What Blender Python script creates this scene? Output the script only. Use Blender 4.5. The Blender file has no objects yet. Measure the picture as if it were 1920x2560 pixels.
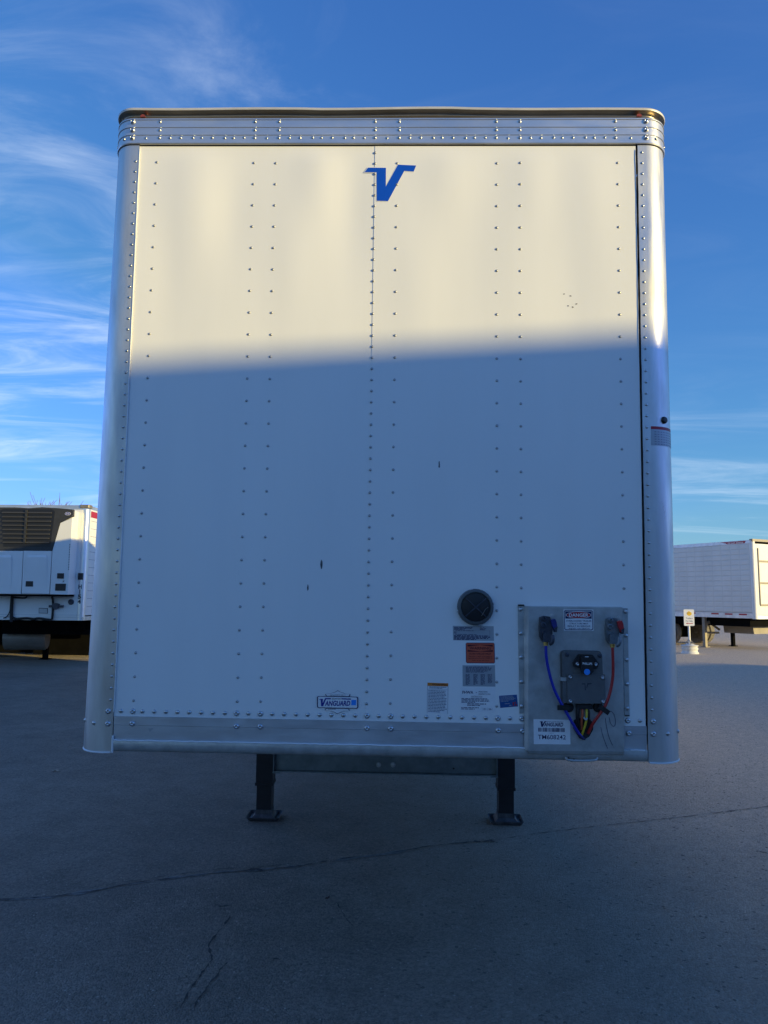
import bpy, bmesh, math, random
from mathutils import Vector, Matrix
import numpy as np

# ------------------------------------------------------------------ camera, sky, sun, exposure
S = bpy.context.scene
C = S.collection
R = math.radians
F = 1848.0                                   # focal length in pixels of the 1920 x 2560 photograph
CAMZ = 1.80

def rot(p, y, r):
    cp, sp, cy, sy, cr, sr = math.cos(p), math.sin(p), math.cos(y), math.sin(y), math.cos(r), math.sin(r)
    return (np.array([[cy, -sy, 0], [sy, cy, 0], [0, 0, 1]]) @ np.array([[1, 0, 0], [0, cp, -sp], [0, sp, cp]])
            @ np.array([[cr, 0, sr], [0, 1, 0], [-sr, 0, cr]]))

RC = rot(R(6.6), R(1.391), R(-.52))          # camera in the world
RF = rot(R(5.156), R(1.391), R(-.7985))      # camera seen from the trailer (it stands slightly nose down)
CW = np.array([0, 0, CAMZ]); CL = np.array([.0894, -3.197, .600])
TW = RC @ RF.T
ORG = CW - TW @ CL                           # trailer front, foot of the white panel, in the world

cd = bpy.data.cameras.new('camera'); cam = bpy.data.objects.new('camera', cd); C.objects.link(cam); S.camera = cam
cd.sensor_fit = 'HORIZONTAL'; cd.sensor_width = 36; cd.lens = 36 * F / 1920
cd.clip_start = .05; cd.clip_end = 3000
M3 = np.stack([RC[:, 0], RC[:, 2], -RC[:, 1]], 1)
cam.matrix_world = Matrix.Translation(CW) @ Matrix(M3.tolist()).to_4x4()

SUN_AZ, SUN_EL = R(119), R(8.0)              # clockwise from +Y: behind the camera, to the right
w = bpy.data.worlds.new('World'); S.world = w; w.use_nodes = True
nt = w.node_tree; N = nt.nodes; L = nt.links; N.clear()
def wn(t, **k):
    n = N.new(t)
    for a, b in k.items(): setattr(n, a, b)
    return n
def wmath(op, a, b=None, c=None):
    n = wn('ShaderNodeMath', operation=op)
    for i, v in enumerate((a, b, c)):
        if v is None: continue
        if isinstance(v, (int, float)): n.inputs[i].default_value = v
        else: L.new(v, n.inputs[i])
    return n.outputs[0]
out = wn('ShaderNodeOutputWorld'); bg = wn('ShaderNodeBackground'); bg.inputs['Strength'].default_value = .15
sky = wn('ShaderNodeTexSky', sky_type='NISHITA', sun_disc=False, sun_elevation=SUN_EL, sun_rotation=SUN_AZ,
         altitude=0, air_density=1.0, dust_density=.1, ozone_density=3.5)
tint = wn('ShaderNodeMix', data_type='RGBA', blend_type='MULTIPLY'); tint.inputs[0].default_value = 1
L.new(sky.outputs[0], tint.inputs[6]); tint.inputs[7].default_value = (.49, .79, 1.72, 1)
# gentle shoulder, the same in every direction: the photograph holds the bright low sky
sc_ = wn('ShaderNodeSeparateColor'); L.new(tint.outputs[2], sc_.inputs[0]); cc_ = wn('ShaderNodeCombineColor')
for i_, k_ in enumerate((9, 6.6, 4.3)):
    lo_ = wmath('DIVIDE', sc_.outputs[i_], wmath('MULTIPLY_ADD', sc_.outputs[i_], 1 / k_, 1.0))
    L.new(wmath('MULTIPLY_ADD', wmath('MAXIMUM', wmath('SUBTRACT', sc_.outputs[i_], 5.0), 0.0), (.7, 1.0, .7)[i_], lo_), cc_.inputs[i_])
SKYC = cc_.outputs[0]
# thin cirrus on a high plane: direction / height
tc = wn('ShaderNodeTexCoord'); sep = wn('ShaderNodeSeparateXYZ'); L.new(tc.outputs['Generated'], sep.inputs[0])
zc = wmath('MAXIMUM', wmath('ADD', sep.outputs[2], .06), .02)
px_, py_ = wmath('DIVIDE', sep.outputs[0], zc), wmath('DIVIDE', sep.outputs[1], zc)
def cloud(scale, sx, sy, ang, lo, hi, off, detail=8, dist=.6):
    cmb = wn('ShaderNodeCombineXYZ'); L.new(px_, cmb.inputs[0]); L.new(py_, cmb.inputs[1]); cmb.inputs[2].default_value = off
    mp = wn('ShaderNodeMapping'); mp.inputs['Rotation'].default_value = (0, 0, ang); mp.inputs['Scale'].default_value = (sx, sy, 1)
    L.new(cmb.outputs[0], mp.inputs[0])
    no = wn('ShaderNodeTexNoise'); no.inputs['Scale'].default_value = scale; no.inputs['Detail'].default_value = detail
    no.inputs['Roughness'].default_value = .62; no.inputs['Distortion'].default_value = dist
    L.new(mp.outputs[0], no.inputs['Vector'])
    mr = wn('ShaderNodeMapRange', interpolation_type='SMOOTHSTEP'); mr.inputs[1].default_value = lo; mr.inputs[2].default_value = hi
    L.new(no.outputs[0], mr.inputs[0]); return mr.outputs[0]
c1 = cloud(1.1, 1.0, 2.4, R(28), .40, .78, 3.1, 10, 1.5)       # wisps
c2 = cloud(.45, 1.0, 1.0, 0, .36, .60, 8.3, 3, .2)             # where they gather
c3 = cloud(.5, .62, 1.9, R(9), .47, .74, 5.7, 9, 1.1)           # flat streaks low down
low = wn('ShaderNodeMapRange', interpolation_type='SMOOTHSTEP'); L.new(sep.outputs[2], low.inputs[0])
low.inputs[1].default_value = .37; low.inputs[2].default_value = .10
side = wn('ShaderNodeMapRange', interpolation_type='SMOOTHSTEP'); L.new(sep.outputs[0], side.inputs[0])
side.inputs[1].default_value = .10; side.inputs[2].default_value = -.35
m1 = wmath('MULTIPLY', wmath('MULTIPLY', c1, c2), wmath('ADD', wmath('MULTIPLY', side.outputs[0], .40), .03))
m2 = wmath('MULTIPLY', wmath('MULTIPLY', c3, low.outputs[0]), .30)
msk = wmath('MINIMUM', wmath('ADD', m1, m2), .8)
lum = wn('ShaderNodeRGBToBW'); L.new(SKYC, lum.inputs[0])
cw_ = wn('ShaderNodeMix', data_type='RGBA', blend_type='MIX'); L.new(msk, cw_.inputs[0]); L.new(SKYC, cw_.inputs[6])
cw_.inputs[7].default_value = (3.4, 3.8, 4.3, 1)
L.new(cw_.outputs[2], bg.inputs[0]); L.new(bg.outputs[0], out.inputs[0])

sl = bpy.data.lights.new('sun', 'SUN'); sl.energy = 2.62; sl.angle = R(.53); sl.color = (1, .80, .31)
so = bpy.data.objects.new('sun', sl); C.objects.link(so)
sdir = Vector((math.sin(SUN_AZ) * math.cos(SUN_EL), math.cos(SUN_AZ) * math.cos(SUN_EL), math.sin(SUN_EL)))
so.rotation_euler = (-sdir).to_track_quat('-Z', 'Y').to_euler(); so.location = (20, -12, 20)

S.view_settings.view_transform = 'Standard'; S.view_settings.look = 'None'
S.view_settings.exposure = 1.04; S.view_settings.gamma = 1; S.view_settings.use_curve_mapping = False
S.render.engine = 'CYCLES'

# ------------------------------------------------------------------ measuring: pixels of the photograph to planes of the place
def _d(px, py): return np.array([(px - 960) / F, 1, -(py - 1280) / F])
def U(px, py, y=0.0):                        # trailer frame, plane at depth y
    d = RF @ _d(px, py); p = CL + (y - CL[1]) / d[1] * d; return Vector(p.tolist())
def D(x, y, yy=0.0): return U(x / .86406, y / .86406, yy)
def G(px, py, z=0.0):                        # world, horizontal plane
    d = RC @ _d(px, py); p = CW + (z - CW[2]) / d[2] * d; return Vector(p.tolist())
def WY(px, py, y):                           # world, upright plane
    d = RC @ _d(px, py); p = CW + y / d[1] * d; return Vector(p.tolist())

# ------------------------------------------------------------------ materials
MATS = {}
def mat(name, col, rough=.5, metal=0., noise=None, bump=None, rough_noise=None, spec=.5, stretch=(1, 1, 1), coat=0.):
    """noise = (scale, amount), bump = (scale, distance), rough_noise = (scale, amount)"""
    m = bpy.data.materials.new(name); m.use_nodes = True; t = m.node_tree; b = t.nodes['Principled BSDF']
    b.inputs['Base Color'].default_value = (*col, 1); b.inputs['Roughness'].default_value = rough
    b.inputs['Metallic'].default_value = metal; b.inputs['Specular IOR Level'].default_value = spec
    b.inputs['Coat Weight'].default_value = coat
    co = t.nodes.new('ShaderNodeTexCoord'); mp = t.nodes.new('ShaderNodeMapping'); t.links.new(co.outputs['Object'], mp.inputs[0])
    mp.inputs['Scale'].default_value = stretch
    def nz(sc, detail=6):
        n = t.nodes.new('ShaderNodeTexNoise'); n.inputs['Scale'].default_value = sc; n.inputs['Detail'].default_value = detail
        n.inputs['Roughness'].default_value = .6
        t.links.new(mp.outputs[0], n.inputs['Vector']); return n.outputs[0]
    if noise:
        r = t.nodes.new('ShaderNodeMapRange'); r.inputs[1].default_value = .3; r.inputs[2].default_value = .7
        r.inputs[3].default_value = 1 - noise[1]; r.inputs[4].default_value = 1 + noise[1]
        t.links.new(nz(noise[0]), r.inputs[0])
        x = t.nodes.new('ShaderNodeMix'); x.data_type = 'RGBA'; x.blend_type = 'MULTIPLY'; x.inputs[0].default_value = 1
        x.inputs[6].default_value = (*col, 1); t.links.new(r.outputs[0], x.inputs[7]); t.links.new(x.outputs[2], b.inputs['Base Color'])
    if rough_noise:
        r = t.nodes.new('ShaderNodeMapRange'); r.inputs[1].default_value = .3; r.inputs[2].default_value = .7
        r.inputs[3].default_value = max(.02, rough - rough_noise[1]); r.inputs[4].default_value = min(1, rough + rough_noise[1])
        t.links.new(nz(rough_noise[0]), r.inputs[0]); t.links.new(r.outputs[0], b.inputs['Roughness'])
    if bump:
        bp = t.nodes.new('ShaderNodeBump'); bp.inputs['Distance'].default_value = bump[1]; bp.inputs['Strength'].default_value = 1
        t.links.new(nz(bump[0], 8), bp.inputs['Height']); t.links.new(bp.outputs[0], b.inputs['Normal'])
    MATS[name] = m; return m

paint = mat('white_paint', (.85, .845, .82), .32, noise=(1.6, .018), stretch=(3, 1, .5), rough_noise=(2.5, .05), bump=(60, .00012), spec=.5)
alu = mat('aluminium', (.61, .61, .60), .45, .82, noise=(7, .20), rough_noise=(11, .18), bump=(30, .0002), stretch=(1, 1, .18))
alu_band = mat('aluminium_band', (.64, .64, .64), .36, .85, noise=(6, .10), rough_noise=(14, .09), bump=(24, .0003), stretch=(.3, 1, 1))
alu_rail = mat('aluminium_rail', (.58, .60, .63), .42, .75, noise=(5, .16), rough_noise=(16, .12), bump=(30, .0004), stretch=(.4, 1, 1.4))
galv = mat('galvanised_steel', (.48, .49, .48), .40, .55, noise=(16, .20), rough_noise=(40, .12), bump=(50, .0003))
galv_dark = mat('galvanised_dark', (.22, .26, .27), .5, .8, noise=(10, .2), bump=(50, .0004))
weld = mat('weld_bead', (.80, .81, .82), .4, .15, bump=(160, .0012))
cap_m = mat('roof_cap_metal', (.62, .57, .49), .42, .75, noise=(7, .22), rough_noise=(18, .1), bump=(30, .0008), stretch=(.5, 1, 1))
rivet_m = mat('rivet_steel', (.54, .55, .56), .30, 1)
rivet_p = mat('rivet_painted', (.42, .42, .42), .35, .6)
blackm = mat('black_plastic', (.012, .012, .014), .45, bump=(120, .0003))
rubber = mat('black_rubber', (.016, .016, .017), .75, noise=(20, .3), bump=(80, .0005))
leg_m = mat('black_leg_paint', (.014, .013, .017), .42, noise=(12, .3), bump=(60, .0004))
pad_m = mat('worn_leg_foot', (.10, .10, .11), .55, .5, noise=(20, .4), bump=(60, .001))
boxgrey = mat('grey_box_plastic', (.115, .118, .120), .45, noise=(30, .12), bump=(300, .0003))
castgrey = mat('cast_zinc', (.17, .19, .21), .48, .7, noise=(40, .25), bump=(120, .0006))
castdark = mat('cast_zinc_dark', (.06, .065, .085), .5, .5, noise=(40, .3), bump=(120, .0006))
brass = mat('brass', (.62, .45, .16), .3, 1)
blue_h = mat('blue_hose', (.012, .022, .36), .35, noise=(40, .1))
red_h = mat('red_hose', (.42, .02, .022), .35, noise=(40, .1))
blue_g = mat('blue_handle_paint', (.012, .018, .16), .4, noise=(50, .2))
red_g = mat('red_handle_paint', (.50, .02, .025), .4, noise=(50, .2))
yellow = mat('yellow_wire', (.62, .46, .03), .4)
orange_w = mat('orange_wire', (.50, .10, .04), .4)
blue_dot = mat('light_blue_cap', (.03, .28, .85), .4)
logo_blue = mat('logo_blue_vinyl', (.002, .075, .55), .32)
logo_edge = mat('logo_white_vinyl', (.85, .85, .85), .35)
ink = mat('black_ink', (.02, .02, .03), .5)
ink_blue = mat('blue_ink', (.012, .02, .25), .45)
ink_navy = mat('navy_ink', (.012, .016, .09), .45)
ink_grey = mat('grey_ink', (.16, .18, .24), .5)
ink_red = mat('red_ink', (.40, .015, .03), .45)
ink_dred = mat('dark_red_ink', (.10, .006, .012), .45)
st_white = mat('white_sticker', (.80, .80, .80), .38, noise=(30, .03))
st_silver = mat('silver_sticker', (.40, .43, .46), .42, .35, noise=(30, .06))
st_orange = mat('orange_sticker', (.60, .10, .05), .42, noise=(30, .05))
st_amber = mat('amber_sticker', (.62, .20, .03), .42)
st_blue = mat('blue_sticker', (.015, .085, .27), .42, noise=(30, .06))
amber = mat('amber_lens', (.26, .05, .025), .25, noise=(60, .3))
scuff = mat('dark_scuff', (.10, .10, .11), .6, noise=(60, .5))
asph_far = None
tire = mat('tyre_rubber', (.022, .021, .020), .85, noise=(9, .35), bump=(30, .003))
tire_pale = mat('pale_tyre', (.20, .18, .155), .9, noise=(9, .3), bump=(30, .004))  # paler tyre tone for the van's wheels
rim_m = mat('wheel_steel', (.32, .32, .33), .5, .6, noise=(8, .2))
frame_d = mat('undercarriage_paint', (.004, .004, .0045), .9, spec=.08, noise=(4, .4), bump=(20, .001))
grille = mat('grille_plastic', (.034, .034, .034), .55, noise=(6, .15), bump=(120, .0005))
bgwhite = mat('far_white_paint', (.76, .75, .72), .38, noise=(.8, .05), rough_noise=(3, .08))
bgpanel = mat('far_quilted_panel', (.64, .63, .60), .45, .15, noise=(1.2, .06))
chrome = mat('bright_post_metal', (.78, .78, .77), .34, .8, rough_noise=(6, .06))
tank_m = mat('fuel_tank_metal', (.24, .21, .17), .5, .3, noise=(5, .15))
concrete = mat('white_painted_base', (.66, .64, .60), .7, noise=(9, .12), bump=(30, .002))
sign_y = mat('sign_yellow', (.80, .50, .02), .45)
bark = mat('twig_bark', (.17, .12, .085), .9)
walls = mat('building_panel', (.42, .41, .39), .7, noise=(.7, .08), bump=(3, .01))
doorm = mat('dock_door', (.55, .55, .54), .55, noise=(1, .06))
leafm = mat('dry_leaf_tan', (.42, .36, .28), .8, noise=(60, .2))
leafd = mat('dry_leaf_brown', (.10, .05, .035), .8, noise=(60, .3))

def ground_mat(name, col, warm, bumpd, fine, sun_tint=False):
    m = bpy.data.materials.new(name); m.use_nodes = True; t = m.node_tree; b = t.nodes['Principled BSDF']
    n = lambda k: t.nodes.new(k)
    co = n('ShaderNodeTexCoord')
    def noise(sc, det, ro=.6):
        a = n('ShaderNodeTexNoise'); a.inputs['Scale'].default_value = sc; a.inputs['Detail'].default_value = det
        a.inputs['Roughness'].default_value = ro; t.links.new(co.outputs['Object'], a.inputs['Vector']); return a.outputs[0]
    def rng(src, a, b_, c, d):
        r = n('ShaderNodeMapRange'); r.inputs[1].default_value, r.inputs[2].default_value = a, b_
        r.inputs[3].default_value, r.inputs[4].default_value = c, d; t.links.new(src, r.inputs[0]); return r.outputs[0]
    def vor(sc, feat='F1'):
        v = n('ShaderNodeTexVoronoi'); v.inputs['Scale'].default_value = sc; v.feature = feat
        t.links.new(co.outputs['Object'], v.inputs['Vector']); return v
    def mul(c, f):
        x = n('ShaderNodeMix'); x.data_type = 'RGBA'; x.blend_type = 'MULTIPLY'; x.inputs[0].default_value = 1
        if isinstance(c, tuple): x.inputs[6].default_value = (*c, 1)
        else: t.links.new(c, x.inputs[6])
        t.links.new(f, x.inputs[7]); return x.outputs[2]
    v1 = vor(fine)
    sepc = n('ShaderNodeSeparateColor'); t.links.new(v1.outputs['Color'], sepc.inputs[0])
    c = mul(col, rng(noise(.35, 4), .3, .7, .78, 1.22))
    c = mul(c, rng(noise(3.5, 5), .3, .7, .86, 1.14))
    c = mul(c, rng(noise(28, 3), .3, .7, .88, 1.12))
    c = mul(c, rng(sepc.outputs[0], 0, 1, .76, 1.24))
    if sun_tint:                                 # warm bounced and direct sunlight put into the colour, right and far yard
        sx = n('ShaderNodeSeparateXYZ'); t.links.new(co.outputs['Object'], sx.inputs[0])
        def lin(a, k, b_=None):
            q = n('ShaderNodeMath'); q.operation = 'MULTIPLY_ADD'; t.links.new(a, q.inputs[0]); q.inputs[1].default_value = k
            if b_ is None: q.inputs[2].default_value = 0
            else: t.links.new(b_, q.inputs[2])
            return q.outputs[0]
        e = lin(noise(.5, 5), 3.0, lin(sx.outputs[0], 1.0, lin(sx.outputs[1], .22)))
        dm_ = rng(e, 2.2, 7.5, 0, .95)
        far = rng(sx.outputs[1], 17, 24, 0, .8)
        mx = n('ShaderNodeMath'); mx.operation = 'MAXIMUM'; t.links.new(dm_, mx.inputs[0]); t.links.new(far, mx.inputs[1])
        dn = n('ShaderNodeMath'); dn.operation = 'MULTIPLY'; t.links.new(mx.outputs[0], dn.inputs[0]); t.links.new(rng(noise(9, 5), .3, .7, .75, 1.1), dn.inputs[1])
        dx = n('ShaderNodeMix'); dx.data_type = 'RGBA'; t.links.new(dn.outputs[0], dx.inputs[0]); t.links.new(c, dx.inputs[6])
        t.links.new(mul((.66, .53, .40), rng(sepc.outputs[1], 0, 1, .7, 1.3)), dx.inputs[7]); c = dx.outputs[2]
    # odd pale chips of aggregate
    v2 = vor(fine * .62); s2 = n('ShaderNodeSeparateColor'); t.links.new(v2.outputs['Color'], s2.inputs[0])
    chip = n('ShaderNodeMath'); chip.operation = 'GREATER_THAN'; chip.inputs[1].default_value = .982; t.links.new(s2.outputs[1], chip.inputs[0])
    near = n('ShaderNodeMath'); near.operation = 'LESS_THAN'; near.inputs[1].default_value = .35; t.links.new(v2.outputs['Distance'], near.inputs[0])
    cm = n('ShaderNodeMath'); cm.operation = 'MULTIPLY'; t.links.new(chip.outputs[0], cm.inputs[0]); t.links.new(near.outputs[0], cm.inputs[1])
    x = n('ShaderNodeMix'); x.data_type = 'RGBA'; t.links.new(cm.outputs[0], x.inputs[0]); t.links.new(c, x.inputs[6])
    x.inputs[7].default_value = (*warm, 1)
    # odd dark pits
    pit = n('ShaderNodeMath'); pit.operation = 'LESS_THAN'; pit.inputs[1].default_value = .012; t.links.new(s2.outputs[2], pit.inputs[0])
    x2 = n('ShaderNodeMix'); x2.data_type = 'RGBA'; t.links.new(pit.outputs[0], x2.inputs[0]); t.links.new(x.outputs[2], x2.inputs[6])
    x2.inputs[7].default_value = (col[0] * .7, col[1] * .7, col[2] * .7, 1)
    t.links.new(x2.outputs[2], b.inputs['Base Color'])
    b.inputs['Roughness'].default_value = .82; b.inputs['Specular IOR Level'].default_value = .35
    add = n('ShaderNodeMath'); add.operation = 'ADD'
    t.links.new(rng(v1.outputs['Distance'], 0, .8, 1, 0), add.inputs[0]); t.links.new(noise(45, 6, .7), add.inputs[1])
    bp = n('ShaderNodeBump'); bp.inputs['Strength'].default_value = 1; bp.inputs['Distance'].default_value = bumpd
    t.links.new(add.outputs[0], bp.inputs['Height']); t.links.new(bp.outputs[0], b.inputs['Normal'])
    return m
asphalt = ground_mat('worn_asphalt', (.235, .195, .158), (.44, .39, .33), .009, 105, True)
gravel = ground_mat('sandy_gravel', (.60, .48, .31), (.70, .60, .44), .03, 30)
crack_m = mat('crack_shadow', (.07, .06, .054), .95, noise=(30, .5))
seam_m = mat('crack_filler', (.20, .19, .18), .9, noise=(40, .3), bump=(60, .004))

# ------------------------------------------------------------------ mesh helpers
class MB:
    def __init__(self): self.v = []; self.f = []
    def add(self, vs, fs):
        k = len(self.v); self.v += [tuple(p) for p in vs]; self.f += [tuple(i + k for i in f) for f in fs]; return self
    def box(self, a, b):
        x0, y0, z0 = a; x1, y1, z1 = b
        return self.add([(x0, y0, z0), (x1, y0, z0), (x1, y1, z0), (x0, y1, z0), (x0, y0, z1), (x1, y0, z1), (x1, y1, z1), (x0, y1, z1)],
                        [(0, 3, 2, 1), (4, 5, 6, 7), (0, 1, 5, 4), (1, 2, 6, 5), (2, 3, 7, 6), (3, 0, 4, 7)])
    def bbox(self, a, b, r):                 # box with its front (-y) edges chamfered
        x0, y0, z0 = a; x1, y1, z1 = b
        v = [(x0, y1, z0), (x1, y1, z0), (x1, y1, z1), (x0, y1, z1), (x0, y0 + r, z0), (x1, y0 + r, z0), (x1, y0 + r, z1), (x0, y0 + r, z1),
             (x0 + r, y0, z0 + r), (x1 - r, y0, z0 + r), (x1 - r, y0, z1 - r), (x0 + r, y0, z1 - r)]
        return self.add(v, [(0, 3, 2, 1), (8, 9, 10, 11)] + [(i, (i + 1) % 4, 4 + (i + 1) % 4, 4 + i) for i in range(4)] +
                        [(4 + i, 4 + (i + 1) % 4, 8 + (i + 1) % 4, 8 + i) for i in range(4)])
    def prism(self, pts, y0, y1):            # outline in x,z extruded along y (y0 = front); outline counter-clockwise seen from the front
        n = len(pts); v = [(x, y0, z) for x, z in pts] + [(x, y1, z) for x, z in pts]
        return self.add(v, [tuple(range(n)), tuple(range(2 * n - 1, n - 1, -1))] + [(i + n, (i + 1) % n + n, (i + 1) % n, i) for i in range(n)])
    def face(self, pts, y):
        return self.add([(x, y, z) for x, z in pts], [tuple(range(len(pts)))])
    def lathe(self, c, ax, prof, seg=16):    # prof = [(radius, along)]
        ax = Vector(ax).normalized(); a = ax.orthogonal().normalized(); b = ax.cross(a); c = Vector(c); v = []; f = []
        for r, h in prof:
            for i in range(seg):
                t = 2 * math.pi * i / seg; v.append(c + ax * h + (a * math.cos(t) + b * math.sin(t)) * r)
        for j in range(len(prof) - 1):
            for i in range(seg):
                f.append((j * seg + i, j * seg + (i + 1) % seg, (j + 1) * seg + (i + 1) % seg, (j + 1) * seg + i))
        f.append(tuple(range(seg))[::-1]); f.append(tuple((len(prof) - 1) * seg + i for i in range(seg)))
        return self.add(v, f)
    def tube(self, pts, r, seg=10, smooth=0):
        P = [Vector(p) for p in pts]
        for _ in range(smooth):
            Q = [P[0]]
            for i in range(len(P) - 1): Q += [P[i] * .75 + P[i + 1] * .25, P[i] * .25 + P[i + 1] * .75]
            P = Q + [P[-1]]
        rr = r if isinstance(r, (list, tuple)) else None
        n0 = (P[1] - P[0]).orthogonal().normalized(); v = []; f = []
        for i, p in enumerate(P):
            t = (P[min(i + 1, len(P) - 1)] - P[max(i - 1, 0)]).normalized()
            n0 = (n0 - t * n0.dot(t)).normalized(); b = t.cross(n0)
            q = r if rr is None else rr[0] + (rr[1] - rr[0]) * i / (len(P) - 1)
            for k in range(seg):
                a = 2 * math.pi * k / seg; v.append(p + (n0 * math.cos(a) + b * math.sin(a)) * q)
        for i in range(len(P) - 1):
            for k in range(seg):
                f.append((i * seg + k, i * seg + (k + 1) % seg, (i + 1) * seg + (k + 1) % seg, (i + 1) * seg + k))
        f.append(tuple(range(seg))[::-1]); f.append(tuple((len(P) - 1) * seg + k for k in range(seg)))
        return self.add(v, f)
    def bar(self, a, b, wx, wy):
        a, b = Vector(a), Vector(b); t = (b - a).normalized(); u = t.cross(Vector((0, 1, 0)))
        if u.length < .01: u = Vector((1, 0, 0))
        u.normalize(); n = t.cross(u)
        v = [p + u * sx * wx / 2 + n * sy * wy / 2 for p in (a, b) for sx, sy in ((-1, -1), (1, -1), (1, 1), (-1, 1))]
        return self.add(v, [(0, 1, 2, 3), (7, 6, 5, 4)] + [(i + 4, 4 + (i + 1) % 4, (i + 1) % 4, i) for i in range(4)])
    def mesh(self, name, m, smooth=False, ang=None):
        me = bpy.data.meshes.new(name); me.from_pydata([tuple(p) for p in self.v], [], self.f)
        bm = bmesh.new(); bm.from_mesh(me); bmesh.ops.recalc_face_normals(bm, faces=bm.faces); bm.to_mesh(me); bm.free()
        if m: me.materials.append(m)
        if smooth:
            me.polygons.foreach_set('use_smooth', [True] * len(me.polygons))
            if ang is not None: me.set_sharp_from_angle(angle=R(ang))
        return me
    def build(self, name, m, parent=None, smooth=False, ang=40, loc=None, label=None, kind=None):
        o = bpy.data.objects.new(name, self.mesh(name, m, smooth, ang)); C.objects.link(o)
        if parent: o.parent = parent
        if loc is not None: o.location = loc
        if label: o['label'] = label
        if kind: o['kind'] = kind
        return o
def link(name, me, parent, loc, rotq=None):
    o = bpy.data.objects.new(name, me); C.objects.link(o); o.parent = parent; o.location = loc
    if rotq is not None: o.rotation_euler = rotq.to_euler()
    return o
def thing(name, label, cat, loc=(0, 0, 0), rotz=0, group=None):
    o = bpy.data.objects.new(name, None); C.objects.link(o); o.location = loc; o.rotation_euler = (0, 0, rotz)
    o['label'] = label; o['category'] = cat; o.empty_display_size = .2
    if group: o['group'] = group
    return o
def tag(o, label, cat, group=None):
    o['label'] = label; o['category'] = cat
    if group: o['group'] = group
    return o
def rrect(x0, z0, x1, z1, r, n=4):
    p = []
    for cx, cz, a in ((x1 - r, z0 + r, -90), (x1 - r, z1 - r, 0), (x0 + r, z1 - r, 90), (x0 + r, z0 + r, 180)):
        for i in range(n + 1):
            t = R(a + 90 * i / n); p.append((cx + r * math.cos(t), cz + r * math.sin(t)))
    return p

_glyph = {}
def glyphs(s, shear=0., bold=0.):
    k = (s, shear, bold)
    if k not in _glyph:
        cu = bpy.data.curves.new('lettering', 'FONT'); cu.body = s; cu.size = 1; cu.shear = shear; cu.offset = bold
        cu.resolution_u = 3; cu.align_x = 'LEFT'
        o = bpy.data.objects.new('lettering', cu); C.objects.link(o)
        me = o.evaluated_get(bpy.context.evaluated_depsgraph_get()).to_mesh()
        vs = [(v.co.x, v.co.y) for v in me.vertices]; fs = [tuple(p.vertices) for p in me.polygons]
        o.to_mesh_clear() if False else None
        bpy.data.objects.remove(o); bpy.data.curves.remove(cu)
        xs = [a for a, _ in vs]; ys = [b for _, b in vs]
        x0, x1, y0, y1 = min(xs), max(xs), min(ys), max(ys)
        _glyph[k] = ([((a - x0) / (x1 - x0), (b - y0) / (y1 - y0)) for a, b in vs], fs, (x1 - x0) / (y1 - y0))
    return _glyph[k]
class Quad:                                  # four corners TL, TR, BR, BL -> (u right, v down) on that patch
    def __init__(self, tl, tr, br, bl): self.c = [Vector(p) for p in (tl, tr, br, bl)]
    def __call__(self, u, v, out=0.0, nrm=Vector((0, -1, 0))):
        a, b, c, d = self.c
        return (a * (1 - u) + b * u) * (1 - v) + (d * (1 - u) + c * u) * v + nrm * out
    def size(self): a, b, c, d = self.c; return (b - a).length, (d - a).length
def letter(mb, q, s, u0, v0, u1, v1, out, shear=0., bold=0., nrm=Vector((0, -1, 0))):
    vs, fs, _ = glyphs(s, shear, bold)
    mb.add([q(u0 + a * (u1 - u0), v1 + b * (v0 - v1), out, nrm) for a, b in vs], fs)
def patch(mb, q, u0, v0, u1, v1, out, nrm=Vector((0, -1, 0))):
    mb.add([q(u0, v1, out, nrm), q(u1, v1, out, nrm), q(u1, v0, out, nrm), q(u0, v0, out, nrm)], [(0, 1, 2, 3)])
def poly(mb, q, pts, out, nrm=Vector((0, -1, 0))):
    mb.add([q(u, v, out, nrm) for u, v in pts], [tuple(range(len(pts)))])
def microtext(mb, q, u0, u1, v0, v1, rows, out, rng, fill=1.0, h=.55, nrm=Vector((0, -1, 0))):
    st = (v1 - v0) / rows
    for i in range(rows):
        v = v0 + i * st; u = u0; end = u0 + (u1 - u0) * (1 if i < rows - 1 else rng.uniform(.4, .9)) * rng.uniform(fill, 1)
        while u < end - .01:
            wd = min(rng.uniform(.03, .13), end - u); patch(mb, q, u, v, u + wd, v + st * h, out, nrm); u += wd + rng.uniform(.012, .022)

# ------------------------------------------------------------------ ground
def sheet(x0, y0, x1, y1, z, nx=1, ny=1):
    mb = MB(); v = []; f = []
    for j in range(ny + 1):
        for i in range(nx + 1): v.append((x0 + (x1 - x0) * i / nx, y0 + (y1 - y0) * j / ny, z))
    for j in range(ny):
        for i in range(nx): a = j * (nx + 1) + i; f.append((a, a + 1, a + nx + 2, a + nx + 1))
    return mb.add(v, f)
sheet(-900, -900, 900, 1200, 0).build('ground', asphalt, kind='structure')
random.seed(4)
# sandy verge where the refrigerated trailer stands: uneven outline
vb = MB(); edge = []
for i in range(41):
    t = i / 40; edge.append((-26 + 19.2 * t, 20.75 + .22 * math.sin(9 * t) + random.uniform(-.1, .1) - .2 * t))
pts = [(x, y, .006) for x, y in edge] + [(-6.4, 26, .006), (-6.4, 48, .006), (-40, 48, .006), (-40, 21, .006)]
vb.add(pts, [tuple(range(len(pts)))]); vb.build('gravel_verge', gravel, kind='structure')

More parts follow.
